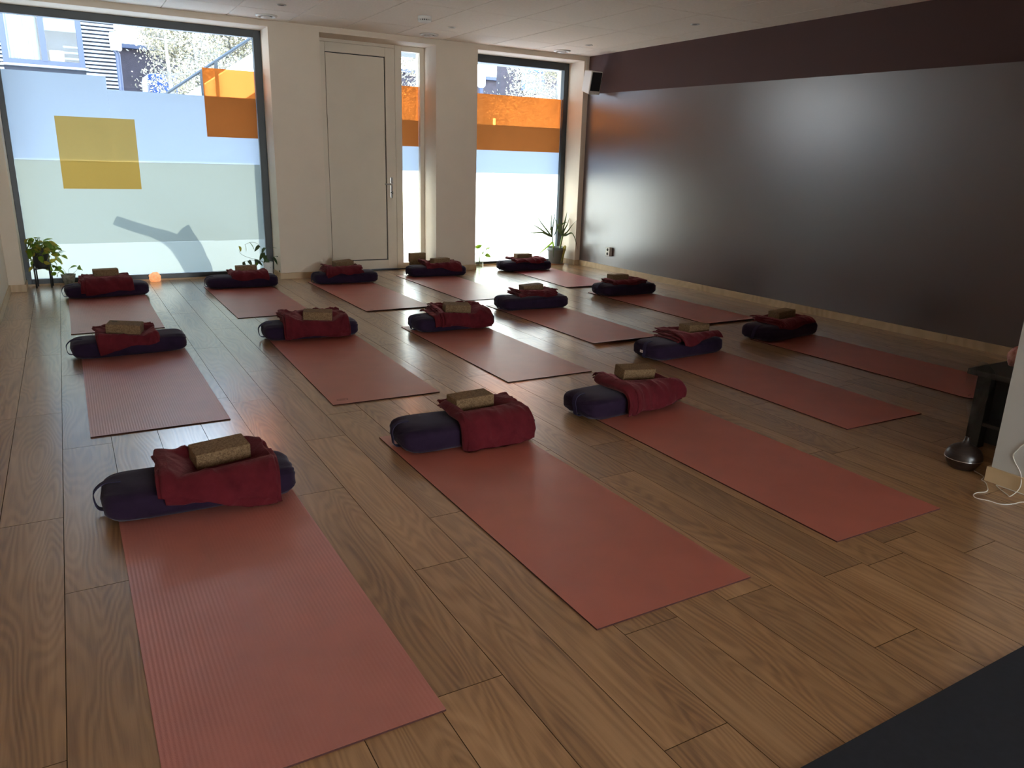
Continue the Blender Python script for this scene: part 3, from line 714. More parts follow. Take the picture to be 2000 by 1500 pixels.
def profile(s, off):
    """point and normal across the bolster; s<0 runs to the front, s>0 to the back"""
    r = 0.045; flat = BD/2 - r - 0.004
    sg = -1 if s < 0 else 1; a = abs(s)
    if a <= flat: y, z, ny, nz = sg*a, BHt-0.004, 0, 1
    elif a <= flat + r*math.pi/2:
        t = (a-flat)/r; y = sg*(flat + r*math.sin(t)); z = BHt-0.004-r + r*math.cos(t); ny, nz = sg*math.sin(t), math.cos(t)
    else:
        d = a - flat - r*math.pi/2; y = sg*(flat+r); z = BHt-0.004-r-d; ny, nz = sg, 0
        if z < 0.010: y += sg*(0.010-z)*0.6; z = 0.010
    return y + ny*off, z + nz*off
def blanket_mesh(cfg, blk, bol):
    x0, x1, sfl, sfr, sb, n, th, fan, lift, rip, seed = cfg
    rg = random.Random(seed*17+3)
    bm = bmesh.new(); nu, nv = 56, 48
    sv = Vector((seed*5.1, seed*2.3, seed*0.7))
    # block footprint in the bolster frame
    ca, sa = math.cos(-bol[2]), math.sin(-bol[2])
    dx, dy = blk[0]-bol[0], blk[1]-bol[1]
    bx, by = ca*dx - sa*dy, sa*dx + ca*dy; bya = math.radians(blk[3]) - bol[2]
    zb = blk[2]-KH - 0.0062
    for k in range(n):
        jx0 = rg.uniform(-fan, fan) + (n-1-k)*-0.002; jx1 = rg.uniform(-0.012, 0.010); js = rg.uniform(-0.012, 0.012); jb = rg.uniform(-0.01, 0.01)
        sk = rg.uniform(-0.05, 0.05)
        top = [[None]*(nu+1) for _ in range(nv+1)]; bot = [[None]*(nu+1) for _ in range(nv+1)]
        for j in range(nv+1):
            v = j/nv
            for i in range(nu+1):
                u = i/nu
                # denser sampling at the rims
                ue = 0.5-0.5*math.cos(math.pi*u); ve = 0.5-0.5*math.cos(math.pi*v)
                ue = 0.5*(u+ue); ve = 0.5*(v+ve)
                sf = sfl + (sfr-sfl)*ue + js + 0.010*math.sin(ue*7+seed+k*0.6)
                s = -sf + (sf+sb+jb)*ve
                xa = x0+jx0 + sk*(ve-0.5)*0.4 + 0.006*math.sin(ve*9+k*1.3+seed); xb = x1+jx1 + 0.006*math.sin(ve*8+k+seed*2)
                x = xa + (xb-xa)*ue
                eu = min(ue, 1-ue)*(xb-xa); ev = min(ve, 1-ve)*(sf+sb)
                rim = math.sqrt(max(0.0, 1-max(0, 1-min(eu, ev)/(th*0.7))**2))
                nn = noise.noise(Vector((x*9, s*11, 0))+sv); n2 = noise.noise(Vector((x*22+s*10, s*13, 4))+sv)
                n3 = noise.noise(Vector((x*7, s*7, k*2.0+9))+sv)
                fold = abs(noise.noise(Vector((x*5.0+s*6.0, s*2.0, 2.5))+sv))
                ridge = max(0.0, 0.22-abs(noise.noise(Vector((x*6.5+s*9.0, s*3.0-x*3.0, 7.5))+sv)))/0.22
                rdg2 = max(0.0, 0.16-abs(noise.noise(Vector((x*13.0-s*8.0, s*9.0, 3.5+k*0.35))+sv)))/0.16
                wr = rip*(1.0*nn + 0.6*n2 + 1.2*(0.35-fold) + 1.3*ridge*ridge + 0.7*rdg2) * (0.45+0.55*(k+1)/n) + 0.003*n3
                lf = lift*math.exp(-(ue/0.16)**2)*((k+1)/n)*(0.6+0.8*noise.noise(Vector((s*8, seed, 1))))
                lr = lift*0.5*math.exp(-((1-ue)/0.12)**2)*((k+1)/n)*max(0, noise.noise(Vector((s*9, seed*2, 3))))
                o0 = 0.0015 + k*th + max(0.0, wr+rip*0.6) + lf + lr
                for arr, hh in ((top, 0.5+0.47*rim), (bot, 0.5-0.47*rim)):
                    y, z = profile(s, o0 + th*hh)
                    # pressed down under the block
                    qx, qy = x-bx, y-by; c2, s2 = math.cos(-bya), math.sin(-bya)
                    lx, ly = c2*qx - s2*qy, s2*qx + c2*qy
                    d = max(abs(lx)-KL/2, abs(ly)-KW/2, 0.0)
                    lim = zb + blk[4]*lx + blk[5]*ly + max(0.0, d-0.010)*0.45 - (n-1-k)*0.0022 - (0.0016 if arr is bot else 0)
                    if d < 0.11 and z > lim: z = lim + (z-lim)*(max(0.0, d-0.008)/0.102)**1.5
                    arr[j][i] = bm.verts.new((x, y, max(z, 0.004)))
        for j in range(nv):
            for i in range(nu):
                bm.faces.new((top[j][i], top[j][i+1], top[j+1][i+1], top[j+1][i])); bm.faces.new((bot[j][i], bot[j+1][i], bot[j+1][i+1], bot[j][i+1]))
        for i in range(nu):
            bm.faces.new((bot[0][i], bot[0][i+1], top[0][i+1], top[0][i])); bm.faces.new((bot[nv][i+1], bot[nv][i], top[nv][i], top[nv][i+1]))
        for j in range(nv):
            bm.faces.new((bot[j+1][0], bot[j][0], top[j][0], top[j+1][0])); bm.faces.new((bot[j][nu], bot[j+1][nu], top[j+1][nu], top[j][nu]))
    if seed in (1, 3, 5, 2, 12, 14, 10):          # outer layer wraps round the left end
        nw, nvv = 14, 40; inn, out = [], []
        tall = n*th
        for j in range(nvv+1):
            v = j/nvv; sf = sfl + 0.004*math.sin(v*5+seed); s = -sf*0.985 + (sf+sb)*0.97*v
            ri, ro = [], []
            for i in range(nw+1):
                tt = -math.pi/2 + math.pi*i/nw
                wob = 1+0.35*noise.noise(Vector((s*9, tt, seed)))
                lim = math.sqrt(max(0.0, 1-(2*abs(v-0.5))**16))
                for arr, rr in ((ri, 1.0-0.9*th/tall*2), (ro, 1.0)):
                    rr = max(rr, 0.2)*lim if arr is ro else max(rr, 0.2)*lim*0.98
                    x = x0 + 0.034 - math.cos(tt)*(tall*0.75*rr*wob+fan*0.6)
                    of = 0.002 + tall/2 + math.sin(tt)*tall/2*rr + (lift*0.7+rip*1.2)*(0.5+0.5*math.sin(tt))*0.9
                    y, z = profile(s, of); arr.append(bm.verts.new((x, y, max(z, 0.004))))
            inn.append(ri); out.append(ro)
        for j in range(nvv):
            for i in range(nw):
                bm.faces.new((out[j][i], out[j][i+1], out[j+1][i+1], out[j+1][i])); bm.faces.new((inn[j][i], inn[j+1][i], inn[j+1][i+1], inn[j][i+1]))
        for i in range(nw):
            bm.faces.new((inn[0][i], inn[0][i+1], out[0][i+1], out[0][i])); bm.faces.new((inn[nvv][i+1], inn[nvv][i], out[nvv][i], out[nvv][i+1]))
    bmesh.ops.recalc_face_normals(bm, faces=bm.faces)
    return bm
def block_mesh():
    bm = bmesh.new(); box(bm, -KL/2, KL/2, -KW/2, KW/2, -KH, 0, bev=0.006)
    me = bpy.data.meshes.new('cork_block'); bm.normal_update(); bm.to_mesh(me); bm.free(); me.materials.append(MATS['cork'])
    for p in me.polygons: p.use_smooth = False
    return me
KM = block_mesh()
def cork_block(x, y, z, yaw, tx=0.0, ty=0.0):
    o = bpy.data.objects.new('yoga_block', KM); COL.objects.link(o)
    a = math.radians(yaw)
    ex = Vector((math.cos(a), math.sin(a), tx)).normalized(); ey = Vector((-math.sin(a), math.cos(a), ty)); ez = ex.cross(ey).normalized(); ey = ez.cross(ex)
    m = Matrix((ex, ey, ez)).transposed().to_4x4(); m.translation = Vector((x, y, z)); o.matrix_world = m
    return o
for i, kx in enumerate(BOL):
    x, y, yaw, st = BOL[kx]; a = math.radians(yaw)
    y -= 0.034
    r = empty('bolster', (x, y, 0.0064), a)
    bm_obj('bolster_cover', bolster_mesh(i+1), 'bolster_cloth', r, smooth=True)
    sp_ = bm_obj('carry_handle', strap_mesh(st, i), 'strap_cloth', r)
    if kx == 'b14':
        boxobj('sewn_tag', (-BL/2-0.0165, -BL/2-0.0125, -0.012, 0.014, 0.048, 0.066), 'tag_white', sp_)
    tag(r, ('dark indigo bolster ' + (BOLX.get(kx, '') + ' ') + 'on the ' + PLACE[kx]).replace('  ', ' '), 'bolster', 'indigo bolsters at the head of the mats')
    bo = bm_obj('folded_blanket', blanket_mesh(BLN[kx], BLK[kx], (x, y, a)), 'blanket_fleece', smooth=True)
    bo.location = (x, y, 0.0064); bo.rotation_euler = (0, 0, a)
    tag(bo, BLX[kx] + ' bolster of the ' + PLACE[kx], 'blanket', 'maroon blankets on the bolsters')
    ko = cork_block(*BLK[kx])
    ko.location.z += 0.0015
    tag(ko, 'brown cork block on the blanket of the ' + PLACE[kx], 'yoga block', 'cork blocks on the blankets')
    if kx == 'b6':
        ko['label'] = 'brown cork block with a dark printed mark, on the ' + PLACE[kx]
        bm = bmesh.new()
        for k in range(14):
            t0, t1 = 2*math.pi*k/14, 2*math.pi*(k+1)/14
            q = [(0.018*math.cos(t), 0.013*math.sin(t)) for t in (t0, t1)] + [(0.014*math.cos(t), 0.009*math.sin(t)) for t in (t1, t0)]
            bm.faces.new([bm.verts.new((px, py, 0)) for px, py in q])
        bm.faces.new([bm.verts.new(p) for p in ((-0.010, -0.006, 0), (-0.004, -0.006, 0), (0.010, 0.006, 0), (0.004, 0.006, 0))])
        lg = bm_obj('printed_mark', bm, 'dark_slot', ko); lg.location = (-0.068, 0.022, 0.0004)
# two spare blocks stacked on the floor beside the door
for z, yaw, lb in ((0.1115+0.0005, 1.0, 'lower cork block of the two stacked on the floor by the side window'), (0.2235, 3.0, 'upper cork block of the two stacked on the floor by the side window')):
    o = cork_block(3.745, 8.80, z, yaw)
    o.rotation_euler = (math.radians(90), 0, math.radians(yaw)); o.location = (3.745 + (0.014 if z < 0.15 else 0), 8.80+0.032+(0.006 if z < 0.15 else 0), z-KW/2)
    tag(o, lb, 'yoga block', 'spare cork blocks by the door')

# ------------------------------------------------------------------ plants
def leaf_mesh(name, L, W, mat, fold=0.18, droop=0.25, heart=0.0):
    bm = bmesh.new(); n = 9; rows = []
    for i in range(n+1):
        t = i/n
        wdt = W/2*(math.sin(math.pi*min(1, t**0.75))**0.8)*(1-0.25*t) + (heart*W*0.25*max(0, 1-t*6))
        z = -droop*L*t*t
        rows.append([bm.verts.new((t*L, -wdt, z+fold*wdt)), bm.verts.new((t*L, 0, z)), bm.verts.new((t*L, wdt, z+fold*wdt))])
    for a, b in zip(rows[:-1], rows[1:]):
        bm.faces.new((a[0], b[0], b[1], a[1])); bm.faces.new((a[1], b[1], b[2], a[2]))
    bmesh.ops.remove_doubles(bm, verts=bm.verts, dist=0.00005)
    me = bpy.data.meshes.new(name); bm.normal_update(); bm.to_mesh(me); bm.free(); me.materials.append(MATS[mat])
    for p in me.polygons: p.use_smooth = True
    return me
LM = {'p': leaf_mesh('leaf', 0.085, 0.058, 'leaf_pothos', heart=1), 'b': leaf_mesh('leaf', 0.085, 0.058, 'leaf_bright', heart=1),
      'y': leaf_mesh('leaf', 0.080, 0.050, 'leaf_yellow', heart=1), 'd': leaf_mesh('leaf', 0.105, 0.048, 'leaf_dark', fold=0.35, heart=1),
      'g': leaf_mesh('leaf', 0.095, 0.042, 'leaf_bright', fold=0.3, heart=1)}
def leaf(parent, kind, p, yaw, pitch, roll=0.0, sc=1.0):
    o = bpy.data.objects.new('leaf', LM[kind]); COL.objects.link(o); o.parent = parent
    o.location = p; o.rotation_euler = (roll, -pitch, yaw); o.scale = (sc, sc, sc); return o
def pot(parent, name, prof, mat, soilr=None, soilz=None, seg=32):
    bm = bmesh.new(); lathe(bm, prof, seg, cap=False)
    bm.verts.ensure_lookup_table()
    o = bm_obj(name, bm, mat, parent, smooth=True)
    if soilr:
        bm = bmesh.new(); lathe(bm, [(0.001, soilz-0.02), (soilr, soilz-0.02), (soilr, soilz), (0.001, soilz+0.004)], 24); bm_obj('soil', bm, 'soil', parent)
    return o
# plant stand with four legs and a ring
ps = empty('plant_stand', (-0.275, 8.945, 0.0), 0.35)
for k, ang in enumerate((20, 110, 200, 290)):
    t = math.radians(ang); c, s = math.cos(t)*0.092, math.sin(t)*0.092
    boxobj('leg', (c-0.006, c+0.006, s-0.006, s+0.006, 0.0, 0.245), 'dark_metal', ps, 0.001)
for t in (20, 110):
    t = math.radians(t); bm = bmesh.new(); tube(bm, [(-0.092*math.cos(t), -0.092*math.sin(t), 0.188), (0.092*math.cos(t), 0.092*math.sin(t), 0.188)], 0.0055, 8)
    bm_obj('crossbar', bm, 'dark_metal', ps)
tag(ps, 'black four-legged metal plant stand in the corner of the large window', 'plant stand')
pp = empty('pothos_plant', (-0.275, 8.945, 0.195))
pot(pp, 'pot', [(0.001, 0.0), (0.060, 0.0), (0.066, 0.02), (0.078, 0.18), (0.080, 0.19), (0.074, 0.19), (0.070, 0.16)], 'pot_black', 0.071, 0.165)
rg = random.Random(5)
for k in range(30):
    ang = rg.uniform(0, 2*math.pi); R1 = rg.uniform(0.05, 0.13); h = rg.uniform(0.0, 0.10); dz = rg.uniform(-0.20, 0.02)
    p0 = (0.04*math.cos(ang), 0.04*math.sin(ang), 0.165); p1 = (R1*0.8*math.cos(ang), R1*0.8*math.sin(ang), 0.20+h); p2 = (R1*1.15*math.cos(ang+0.2), R1*1.15*math.sin(ang+0.2), 0.18+dz)
    path = [Vector((max(q.x, -0.115), min(q.y, 0.065), q.z)) for q in smooth_path([p0, p1, p2], 6)]   # keeps clear of pier and pane
    bm = bmesh.new(); tube(bm, path, 0.0016, 5); bm_obj('stem', bm, 'stem', pp)
    for q in (0.5, 0.78, 1.0):
        p = path[int(q*(len(path)-1))]
        yw, pt, sc_ = ang+rg.uniform(-1.2, 1.2), rg.uniform(-0.9, 0.5), rg.uniform(0.8, 1.25)
        if p.x + 0.085*sc_*math.cos(yw)*math.cos(pt) < -0.145: yw = math.pi-yw
        if p.y + 0.085*sc_*math.sin(yw)*math.cos(pt) > 0.085: yw = -yw
        leaf(pp, rg.choice('pppbyy'), p, yw, pt, rg.uniform(-1.1, 1.1), sc_)
for pts in ([(0.05, 0.0, 0.17), (0.10, -0.01, 0.24), (0.15, -0.02, 0.19), (0.185, -0.03, 0.12)], [(0.05, -0.03, 0.17), (0.09, -0.05, 0.10), (0.085, -0.06, 0.02), (0.10, -0.07, 0.0)]):
    path = smooth_path(pts, 6); bm = bmesh.new(); tube(bm, path, 0.0016, 5); bm_obj('stem', bm, 'stem', pp)
    for q in (0.45, 0.7, 0.85, 1.0): leaf(pp, 'p', path[int(q*(len(path)-1))], rg.uniform(-1.0, 0.6), rg.uniform(-0.8, 0.2), rg.uniform(-.5, .5), 0.8)
tag(pp, 'variegated yellow-green pothos in a black pot on the metal stand', 'potted plant')
p2 = empty('pothos_plant', (-0.060, 8.960, 0.0))
pot(p2, 'pot', [(0.001, 0.0), (0.036, 0.0), (0.044, 0.02), (0.066, 0.105), (0.068, 0.118), (0.061, 0.118), (0.056, 0.10)], 'pot_stone', 0.057, 0.098)
for (yaw, pts, kinds) in ((0, [(0, 0, 0.1), (-0.04, -0.01, 0.15), (-0.07, -0.02, 0.145), (-0.105, -0.03, 0.125)], 'bbp'), (0, [(0, 0, 0.1), (0.015, 0, 0.17), (0.03, -0.01, 0.185)], 'b'),
                          (0, [(0.01, 0, 0.1), (0.06, 0.0, 0.135), (0.095, -0.01, 0.175), (0.10, -0.01, 0.195)], 'bb'), (0, [(0, 0, .1), (-0.03, 0, .16), (-0.05, 0, .19)], 'b')):
    path = smooth_path(pts, 6); bm = bmesh.new(); tube(bm, path, 0.0015, 5); bm_obj('stem', bm, 'stem_dark', p2)
    for qn, kd in enumerate(kinds):
        leaf(p2, kd, path[-1 - qn*4], rg.uniform(-1.5, 1.5) + (math.pi if pts[-1][0] < 0 else 0), rg.uniform(-0.4, 0.5), rg.uniform(0.4, 1.2), 0.85)
tag(p2, 'small trailing pothos with few bright leaves in a stone pot on the floor', 'potted plant')
p3 = empty('trailing_plant', (1.925, 8.900, 0.0))
pot(p3, 'pot', [(0.001, 0.0), (0.040, 0.0), (0.046, 0.02), (0.052, 0.16), (0.053, 0.175), (0.048, 0.175), (0.046, 0.15)], 'pot_white', 0.047, 0.15, 28)
VINES = [([(0, 0, .15), (-.10, 0, .20), (-.22, 0, .235), (-.30, -.01, .29), (-.30, -.01, .36)], [('y', 1.0), ('d', .35)]),
         ([(0, 0, .15), (-.04, 0, .28), (-.10, 0, .38), (-.17, 0, .40), (-.24, 0, .375)], [('y', 1.0), ('g', .82), ('d', .45), ('d', .25)]),
         ([(0, 0, .15), (-.02, 0, .24), (-.04, 0, .32), (.03, 0, .34), (.10, -.02, .33)], [('d', 1.0), ('d', .6), ('d', .3)]),
         ([(0, 0, .15), (.05, -.02, .22), (.09, -.05, .24), (.115, -.12, .20), (.11, -.14, .10)], [('d', 1.0), ('d', .75), ('d', .5), ('d', .3)]),
         ([(0, 0, .15), (-.09, -.02, .19), (-.18, -.03, .205), (-.27, -.03, .19)], [('d', 1.0), ('d', .8), ('d', .55), ('g', .4)]),
         ([(0, 0, .15), (-.03, 0, .22), (-.06, 0, .27)], [('d', 1.0), ('d', .6), ('d', .3)])]
for pts, lv in VINES:
    path = smooth_path(pts, 8); bm = bmesh.new(); tube(bm, path, 0.0018, 5); bm_obj('stem', bm, 'stem_dark', p3)
    for kd, q in lv: leaf(p3, kd, path[int(q*(len(path)-1))], rg.uniform(-2.6, -0.4), rg.uniform(-1.1, -0.2), rg.uniform(-1, 1), rg.uniform(0.8, 1.05))
tag(p3, 'trailing plant with sparse dark leaves in a white pot by the large window', 'potted plant')
p4 = empty('cutting_in_vase', (4.625, 8.87, 0.0))
pot(p4, 'vase', [(0.001, 0.004), (0.050, 0.004), (0.054, 0.0), (0.055, 0.19), (0.052, 0.19), (0.050, 0.01)], 'clear_glass', seg=28)
for pts, lv in (([(0, 0, .02), (.0, 0, .15), (-.01, 0, .25), (.0, 0, .29)], 3), ([(0, 0, .02), (.01, 0, .15), (.05, 0, .23), (.10, 0, .25), (.14, 0, .22)], 4), ([(0, 0, .02), (-.01, 0, .16), (-.04, 0, .24), (-.05, 0, .27)], 3), ([(0, 0, .02), (.02, 0, .17), (.05, -.02, .21), (.08, -.02, .17)], 3)):
    path = smooth_path(pts, 6); bm = bmesh.new(); tube(bm, path, 0.002, 5); bm_obj('stem', bm, 'stem', p4)
    for q in range(lv): leaf(p4, 'b', path[-1-q*3], rg.uniform(-3, 3), rg.uniform(-0.6, 0.6), rg.uniform(-1.3, 1.3), rg.uniform(0.75, 1.05))
tag(p4, 'bright green leafy cutting in a clear glass vase by the right window', 'potted plant')
# strap-leaved plant in a grey pot
p5 = empty('dracaena', (5.835, 8.885, 0.0))
pot(p5, 'pot', [(0.001, 0.012), (0.098, 0.012), (0.120, 0.185), (0.131, 0.187), (0.134, 0.232), (0.126, 0.232), (0.120, 0.20)], 'pot_grey', 0.121, 0.205)
bm = bmesh.new(); lathe(bm, [(0.001, 0.0), (0.112, 0.0), (0.120, 0.014), (0.112, 0.014), (0.10, 0.008), (0.001, 0.008)], 28); bm_obj('saucer', bm, 'terracotta', p5)
bm = bmesh.new(); tube(bm, smooth_path([(-0.055, 0, .19), (-0.062, 0, .28), (-0.078, 0, .37)], 5), 0.007, 8); bm_obj('cane', bm, 'stem', p5, smooth=True)
bm = bmesh.new(); tube(bm, smooth_path([(0.055, 0, .19), (0.072, 0, .29), (0.092, 0, .38)], 5), 0.011, 8); bm_obj('cane', bm, 'stem', p5, smooth=True)
def strap(parent, pts, W, mat):
    path = smooth_path(pts, 8); n = len(path)-1; bm = bmesh.new(); rows = []
    for i, p in enumerate(path):
        t = i/n; d = (path[min(i+1, n)]-path[max(i-1, 0)]).normalized()
        sdv = d.cross(Vector((0.25, -1, 0.2))).normalized(); w_ = W/2*max(0.04, min(1, t*5+0.35)*(1-t)**0.6)
        nn = d.cross(sdv).normalized()
        rows.append([bm.verts.new(p-sdv*w_+nn*w_*0.3), bm.verts.new(p), bm.verts.new(p+sdv*w_+nn*w_*0.3)])
    for a, b in zip(rows[:-1], rows[1:]):
        bm.faces.new((a[0], a[1], b[1], b[0])); bm.faces.new((a[1], a[2], b[2], b[1]))
    return bm_obj('leaf', bm, mat, parent, smooth=True)
LA, LB = (-0.078, 0, .37), (0.092, 0, .38)
for pts in ([LA, (-.16, 0, .46), (-.26, .01, .57), (-.35, .01, .68)], [LA, (-.18, .01, .43), (-.30, .01, .50), (-.41, .01, .555)], [LA, (-.17, .02, .415), (-.24, .02, .435), (-.36, .02, .43), (-.46, .02, .435)],
            [LA, (-.075, 0, .47), (-.06, 0, .60), (-.04, .0, .72)], [LA, (-.085, .02, .5), (-.085, .02, .62), (-.085, .02, .70)], [LA, (-.09, .0, .50), (-.11, 0, .48), (-.13, 0, .455)],
            [LB, (.03, .01, .47), (-.01, .01, .57), (-.05, .01, .64)], [LB, (.06, 0, .48), (.03, 0, .54), (-.04, -.01, .41), (-.05, -.01, .38)],
            [LB, (.10, 0, .47), (.115, 0, .56), (.13, 0, .66)], [LB, (.11, .01, .48), (.14, .01, .60), (.155, .01, .71)], [LB, (.12, 0, .46), (.16, -.01, .54), (.18, -.02, .63)],
            [LB, (.13, -.06, .44), (.16, -.12, .53), (.18, -.22, .62)], [LB, (.12, -.06, .40), (.16, -.13, .43), (.175, -.19, .36), (.19, -.24, .22)], [LB, (.07, .02, .49), (.10, .01, .55), (.16, 0, .57)],
            [LB, (.05, .0, .48), (.04, 0, .56), (.02, 0, .63)]):
    strap(p5, pts, 0.034, 'leaf_strap')
strap(p5, [(-.06, -.03, .21), (-.10, -.06, .30), (-.16, -.07, .27), (-.27, -.08, .20), (-.38, -.09, .13)], 0.038, 'leaf_bright')
for dx in (0.0, 0.02): strap(p5, [(.05, -.08, .22), (.045+dx, -.135, .26), (.02+dx, -.145, .16), (-.02+dx, -.15, .03)], 0.030, 'leaf_yellow')
strap(p5, [(-.06, -.05, .2), (-.10, -.09, .24), (-.125, -.12, .17), (-.13, -.13, .10)], 0.02, 'leaf_strap')
tag(p5, 'strap-leaved plant with yellowing leaves in a grey pot in the window corner', 'potted plant')

# ------------------------------------------------------------------ salt lights
def rock(name, mat, r, loc, seed, sq=(1, 1, 1), hole=True):
    bm = bmesh.new(); bmesh.ops.create_icosphere(bm, subdivisions=4, radius=1.0)
    for v in bm.verts:
        n1 = noise.noise(v.co*1.7+Vector((seed, 0, 0))); n2 = noise.cell(v.co*2.3+Vector((seed, 2, 0)))
        d = 1+0.16*n1+0.05*n2
        v.co = Vector((v.co.x*d*sq[0], v.co.y*d*sq[1], v.co.z*d*sq[2]))*r
        if v.co.z < -r*sq[2]*0.75: v.co.z = -r*sq[2]*0.75
        if hole and v.co.z > r*sq[2]*0.62 and math.hypot(v.co.x, v.co.y) < r*0.42: v.co.z = r*sq[2]*0.40
    o = bm_obj(name, bm, mat, loc=(loc[0], loc[1], loc[2]+r*sq[2]*0.75), smooth=True); return o
o = rock('salt_tealight_holder', 'salt_lit', 0.062, (0.745, 8.975, 0.0008), 3.3, (1, 0.9, 0.92))
tag(o, 'glowing pale orange rock-salt tealight holder on the floor before the large window', 'candle holder')

# ------------------------------------------------------------------ table, diffuser, cable
tb = empty('side_table', (3.87, 2.055, 0.0))
boxobj('table_top', (0.0, 0.90, -0.355, 0.0, 0.376, 0.405), 'slate', tb, 0.004)
for lx in (0.035, 0.80):
    for ly in (-0.345, -0.105): boxobj('leg', (lx, lx+0.06, ly, ly+0.06 if ly < -0.2 else ly+0.068, 0.0008, 0.376), 'slate', tb, 0.003)
boxobj('side_panel', (0.16, 0.175, -0.33, -0.04, 0.0008, 0.376), 'slate', tb, 0.002)
boxobj('lower_shelf', (0.04, 0.85, -0.33, -0.04, 0.12, 0.14), 'slate', tb, 0.002)
tag(tb, 'low dark stone-grey table standing against the projecting wall', 'table')
o = rock('salt_tealight_holder', 'salt_pink', 0.062, (4.155, 1.965, 0.4058), 8.1, (0.85, 0.85, 0.95))
tag(o, 'unlit reddish pink rock-salt tealight holder on the dark table', 'candle holder')
df = empty('aroma_diffuser', (3.575, 1.835, 0.0))
bm = bmesh.new(); lathe(bm, [(0.001, 0.0), (0.050, 0.0), (0.058, 0.006), (0.072, 0.030), (0.0815, 0.050)], 48, cap=False); bm_obj('base', bm, 'dark_wood_grain', df, smooth=True)
bm = bmesh.new(); lathe(bm, [(0.0805, 0.0495), (0.0823, 0.0505), (0.0823, 0.0525), (0.0805, 0.0535)], 48, cap=False); bm_obj('seam_ring', bm, 'steel', df, smooth=True)
bm = bmesh.new(); lathe(bm, [(0.0815, 0.053), (0.0805, 0.066), (0.075, 0.082), (0.064, 0.097), (0.048, 0.108), (0.032, 0.116), (0.021, 0.124), (0.0145, 0.134), (0.011, 0.146), (0.0105, 0.156), (0.0085, 0.158), (0.0075, 0.15)], 48, cap=False)
bm_obj('cover', bm, 'dark_wood_grain', df, smooth=True)
tag(df, 'dark brown flask-shaped aroma diffuser on the floor by the projecting wall', 'diffuser')
bm = bmesh.new(); lathe(bm, [(0.004, 0.0), (0.010, 0.04), (0.022, 0.10), (0.045, 0.17), (0.062, 0.24), (0.055, 0.30), (0.015, 0.34)], 24)
for v in bm.verts: v.co.x += 0.30*v.co.z**1.15; v.co.y += 0.12*v.co.z
mi = bm_obj('mist_plume', bm, 'mist', smooth=True); mi.location = (3.577, 1.835, 0.160)
mi['kind'] = 'stuff'; tag(mi, 'thin wisp of white mist rising from the diffuser', 'mist')
cpath = [(3.575, 1.775, 0.004), (3.561, 1.741, 0.003), (3.543, 1.712, 0.003), (3.500, 1.698, 0.003), (3.480, 1.668, 0.003), (3.413, 1.622, 0.003), (3.373, 1.611, 0.003), (3.338, 1.622, 0.003), (3.304, 1.621, 0.003), (3.277, 1.605, 0.003), (3.273, 1.585, 0.003), (3.291, 1.552, 0.003), (3.299, 1.514, 0.003), (3.320, 1.495, 0.003), (3.361, 1.483, 0.003), (3.419, 1.472, 0.003), (3.47, 1.40, 0.003), (3.49, 1.25, 0.003)]
bm = bmesh.new(); tube(bm, smooth_path(cpath, 6), 0.0021, 8); o = bm_obj('power_cable', bm, 'cable_white', smooth=True)
tag(o, 'thin white power cable leaving the diffuser across the oak floor', 'cable')
cp2 = [(3.5215, 1.30, 0.30), (3.5215, 1.46, 0.275), (3.5215, 1.563, 0.221), (3.5215, 1.588, 0.186), (3.5215, 1.601, 0.155), (3.5215, 1.589, 0.127), (3.5215, 1.563, 0.096), (3.5150, 1.548, 0.072), (3.5035, 1.537, 0.045), (3.490, 1.536, 0.020), (3.430, 1.534, 0.003), (3.436, 1.552, 0.003), (3.472, 1.605, 0.003), (3.500, 1.632, 0.003), (3.503, 1.604, 0.003), (3.503, 1.559, 0.003), (3.503, 1.45, 0.003), (3.503, 1.25, 0.003)]
bm = bmesh.new(); tube(bm, smooth_path(cp2, 6), 0.0021, 8); o = bm_obj('power_cable', bm, 'cable_white', smooth=True)
tag(o, 'thin white cable hanging down the projecting wall to its baseboard', 'cable')

# ------------------------------------------------------------------ fixtures
def vent(x, y, lb):
    r = empty('ceiling_vent', (x, y, ZC-0.0005))
    bm = bmesh.new(); lathe(bm, [(0.072, 0.0), (0.105, 0.0), (0.103, -0.010), (0.088, -0.017), (0.076, -0.012), (0.072, -0.003)], 40, cap=False); bm_obj('vent_ring', bm, 'white_plastic', r, smooth=True)
    bm = bmesh.new(); lathe(bm, [(0.001, 0.0), (0.073, 0.0), (0.073, -0.003), (0.001, -0.003)], 32); bm_obj('vent_throat', bm, 'dark_slot', r)
    bm = bmesh.new(); lathe(bm, [(0.001, -0.010), (0.040, -0.010), (0.056, -0.016), (0.056, -0.020), (0.030, -0.027), (0.001, -0.029)], 36); bm_obj('vent_disc', bm, 'white_plastic', r, smooth=True)
    tag(r, lb, 'ceiling vent', 'round vents along the window wall')
vent(1.958, 8.43, 'round white ceiling vent above the right end of the large window')
vent(3.723, 8.431, 'round white ceiling vent above the side window')
vent(5.532, 8.49, 'round white ceiling vent above the right window')
def spot(x, y, lb):
    r = empty('recessed_spot', (x, y, ZC-0.0005))
    bm = bmesh.new(); lathe(bm, [(0.026, 0.0), (0.043, 0.0), (0.042, -0.004), (0.034, -0.007), (0.026, -0.002)], 32, cap=False); bm_obj('trim_ring', bm, 'steel', r, smooth=True)
    bm = bmesh.new(); lathe(bm, [(0.001, 0.0), (0.027, 0.0), (0.027, -0.002), (0.001, -0.004)], 24); bm_obj('lens', bm, 'dark_slot', r)
    tag(r, lb, 'recessed spotlight', 'small recessed ceiling spots')
spot(1.947, 7.76, 'small recessed ceiling spot before the vent over the large window')
spot(3.723, 7.84, 'small recessed ceiling spot between smoke detector and side window')
spot(5.518, 7.90, 'small recessed ceiling spot before the vent over the right window')
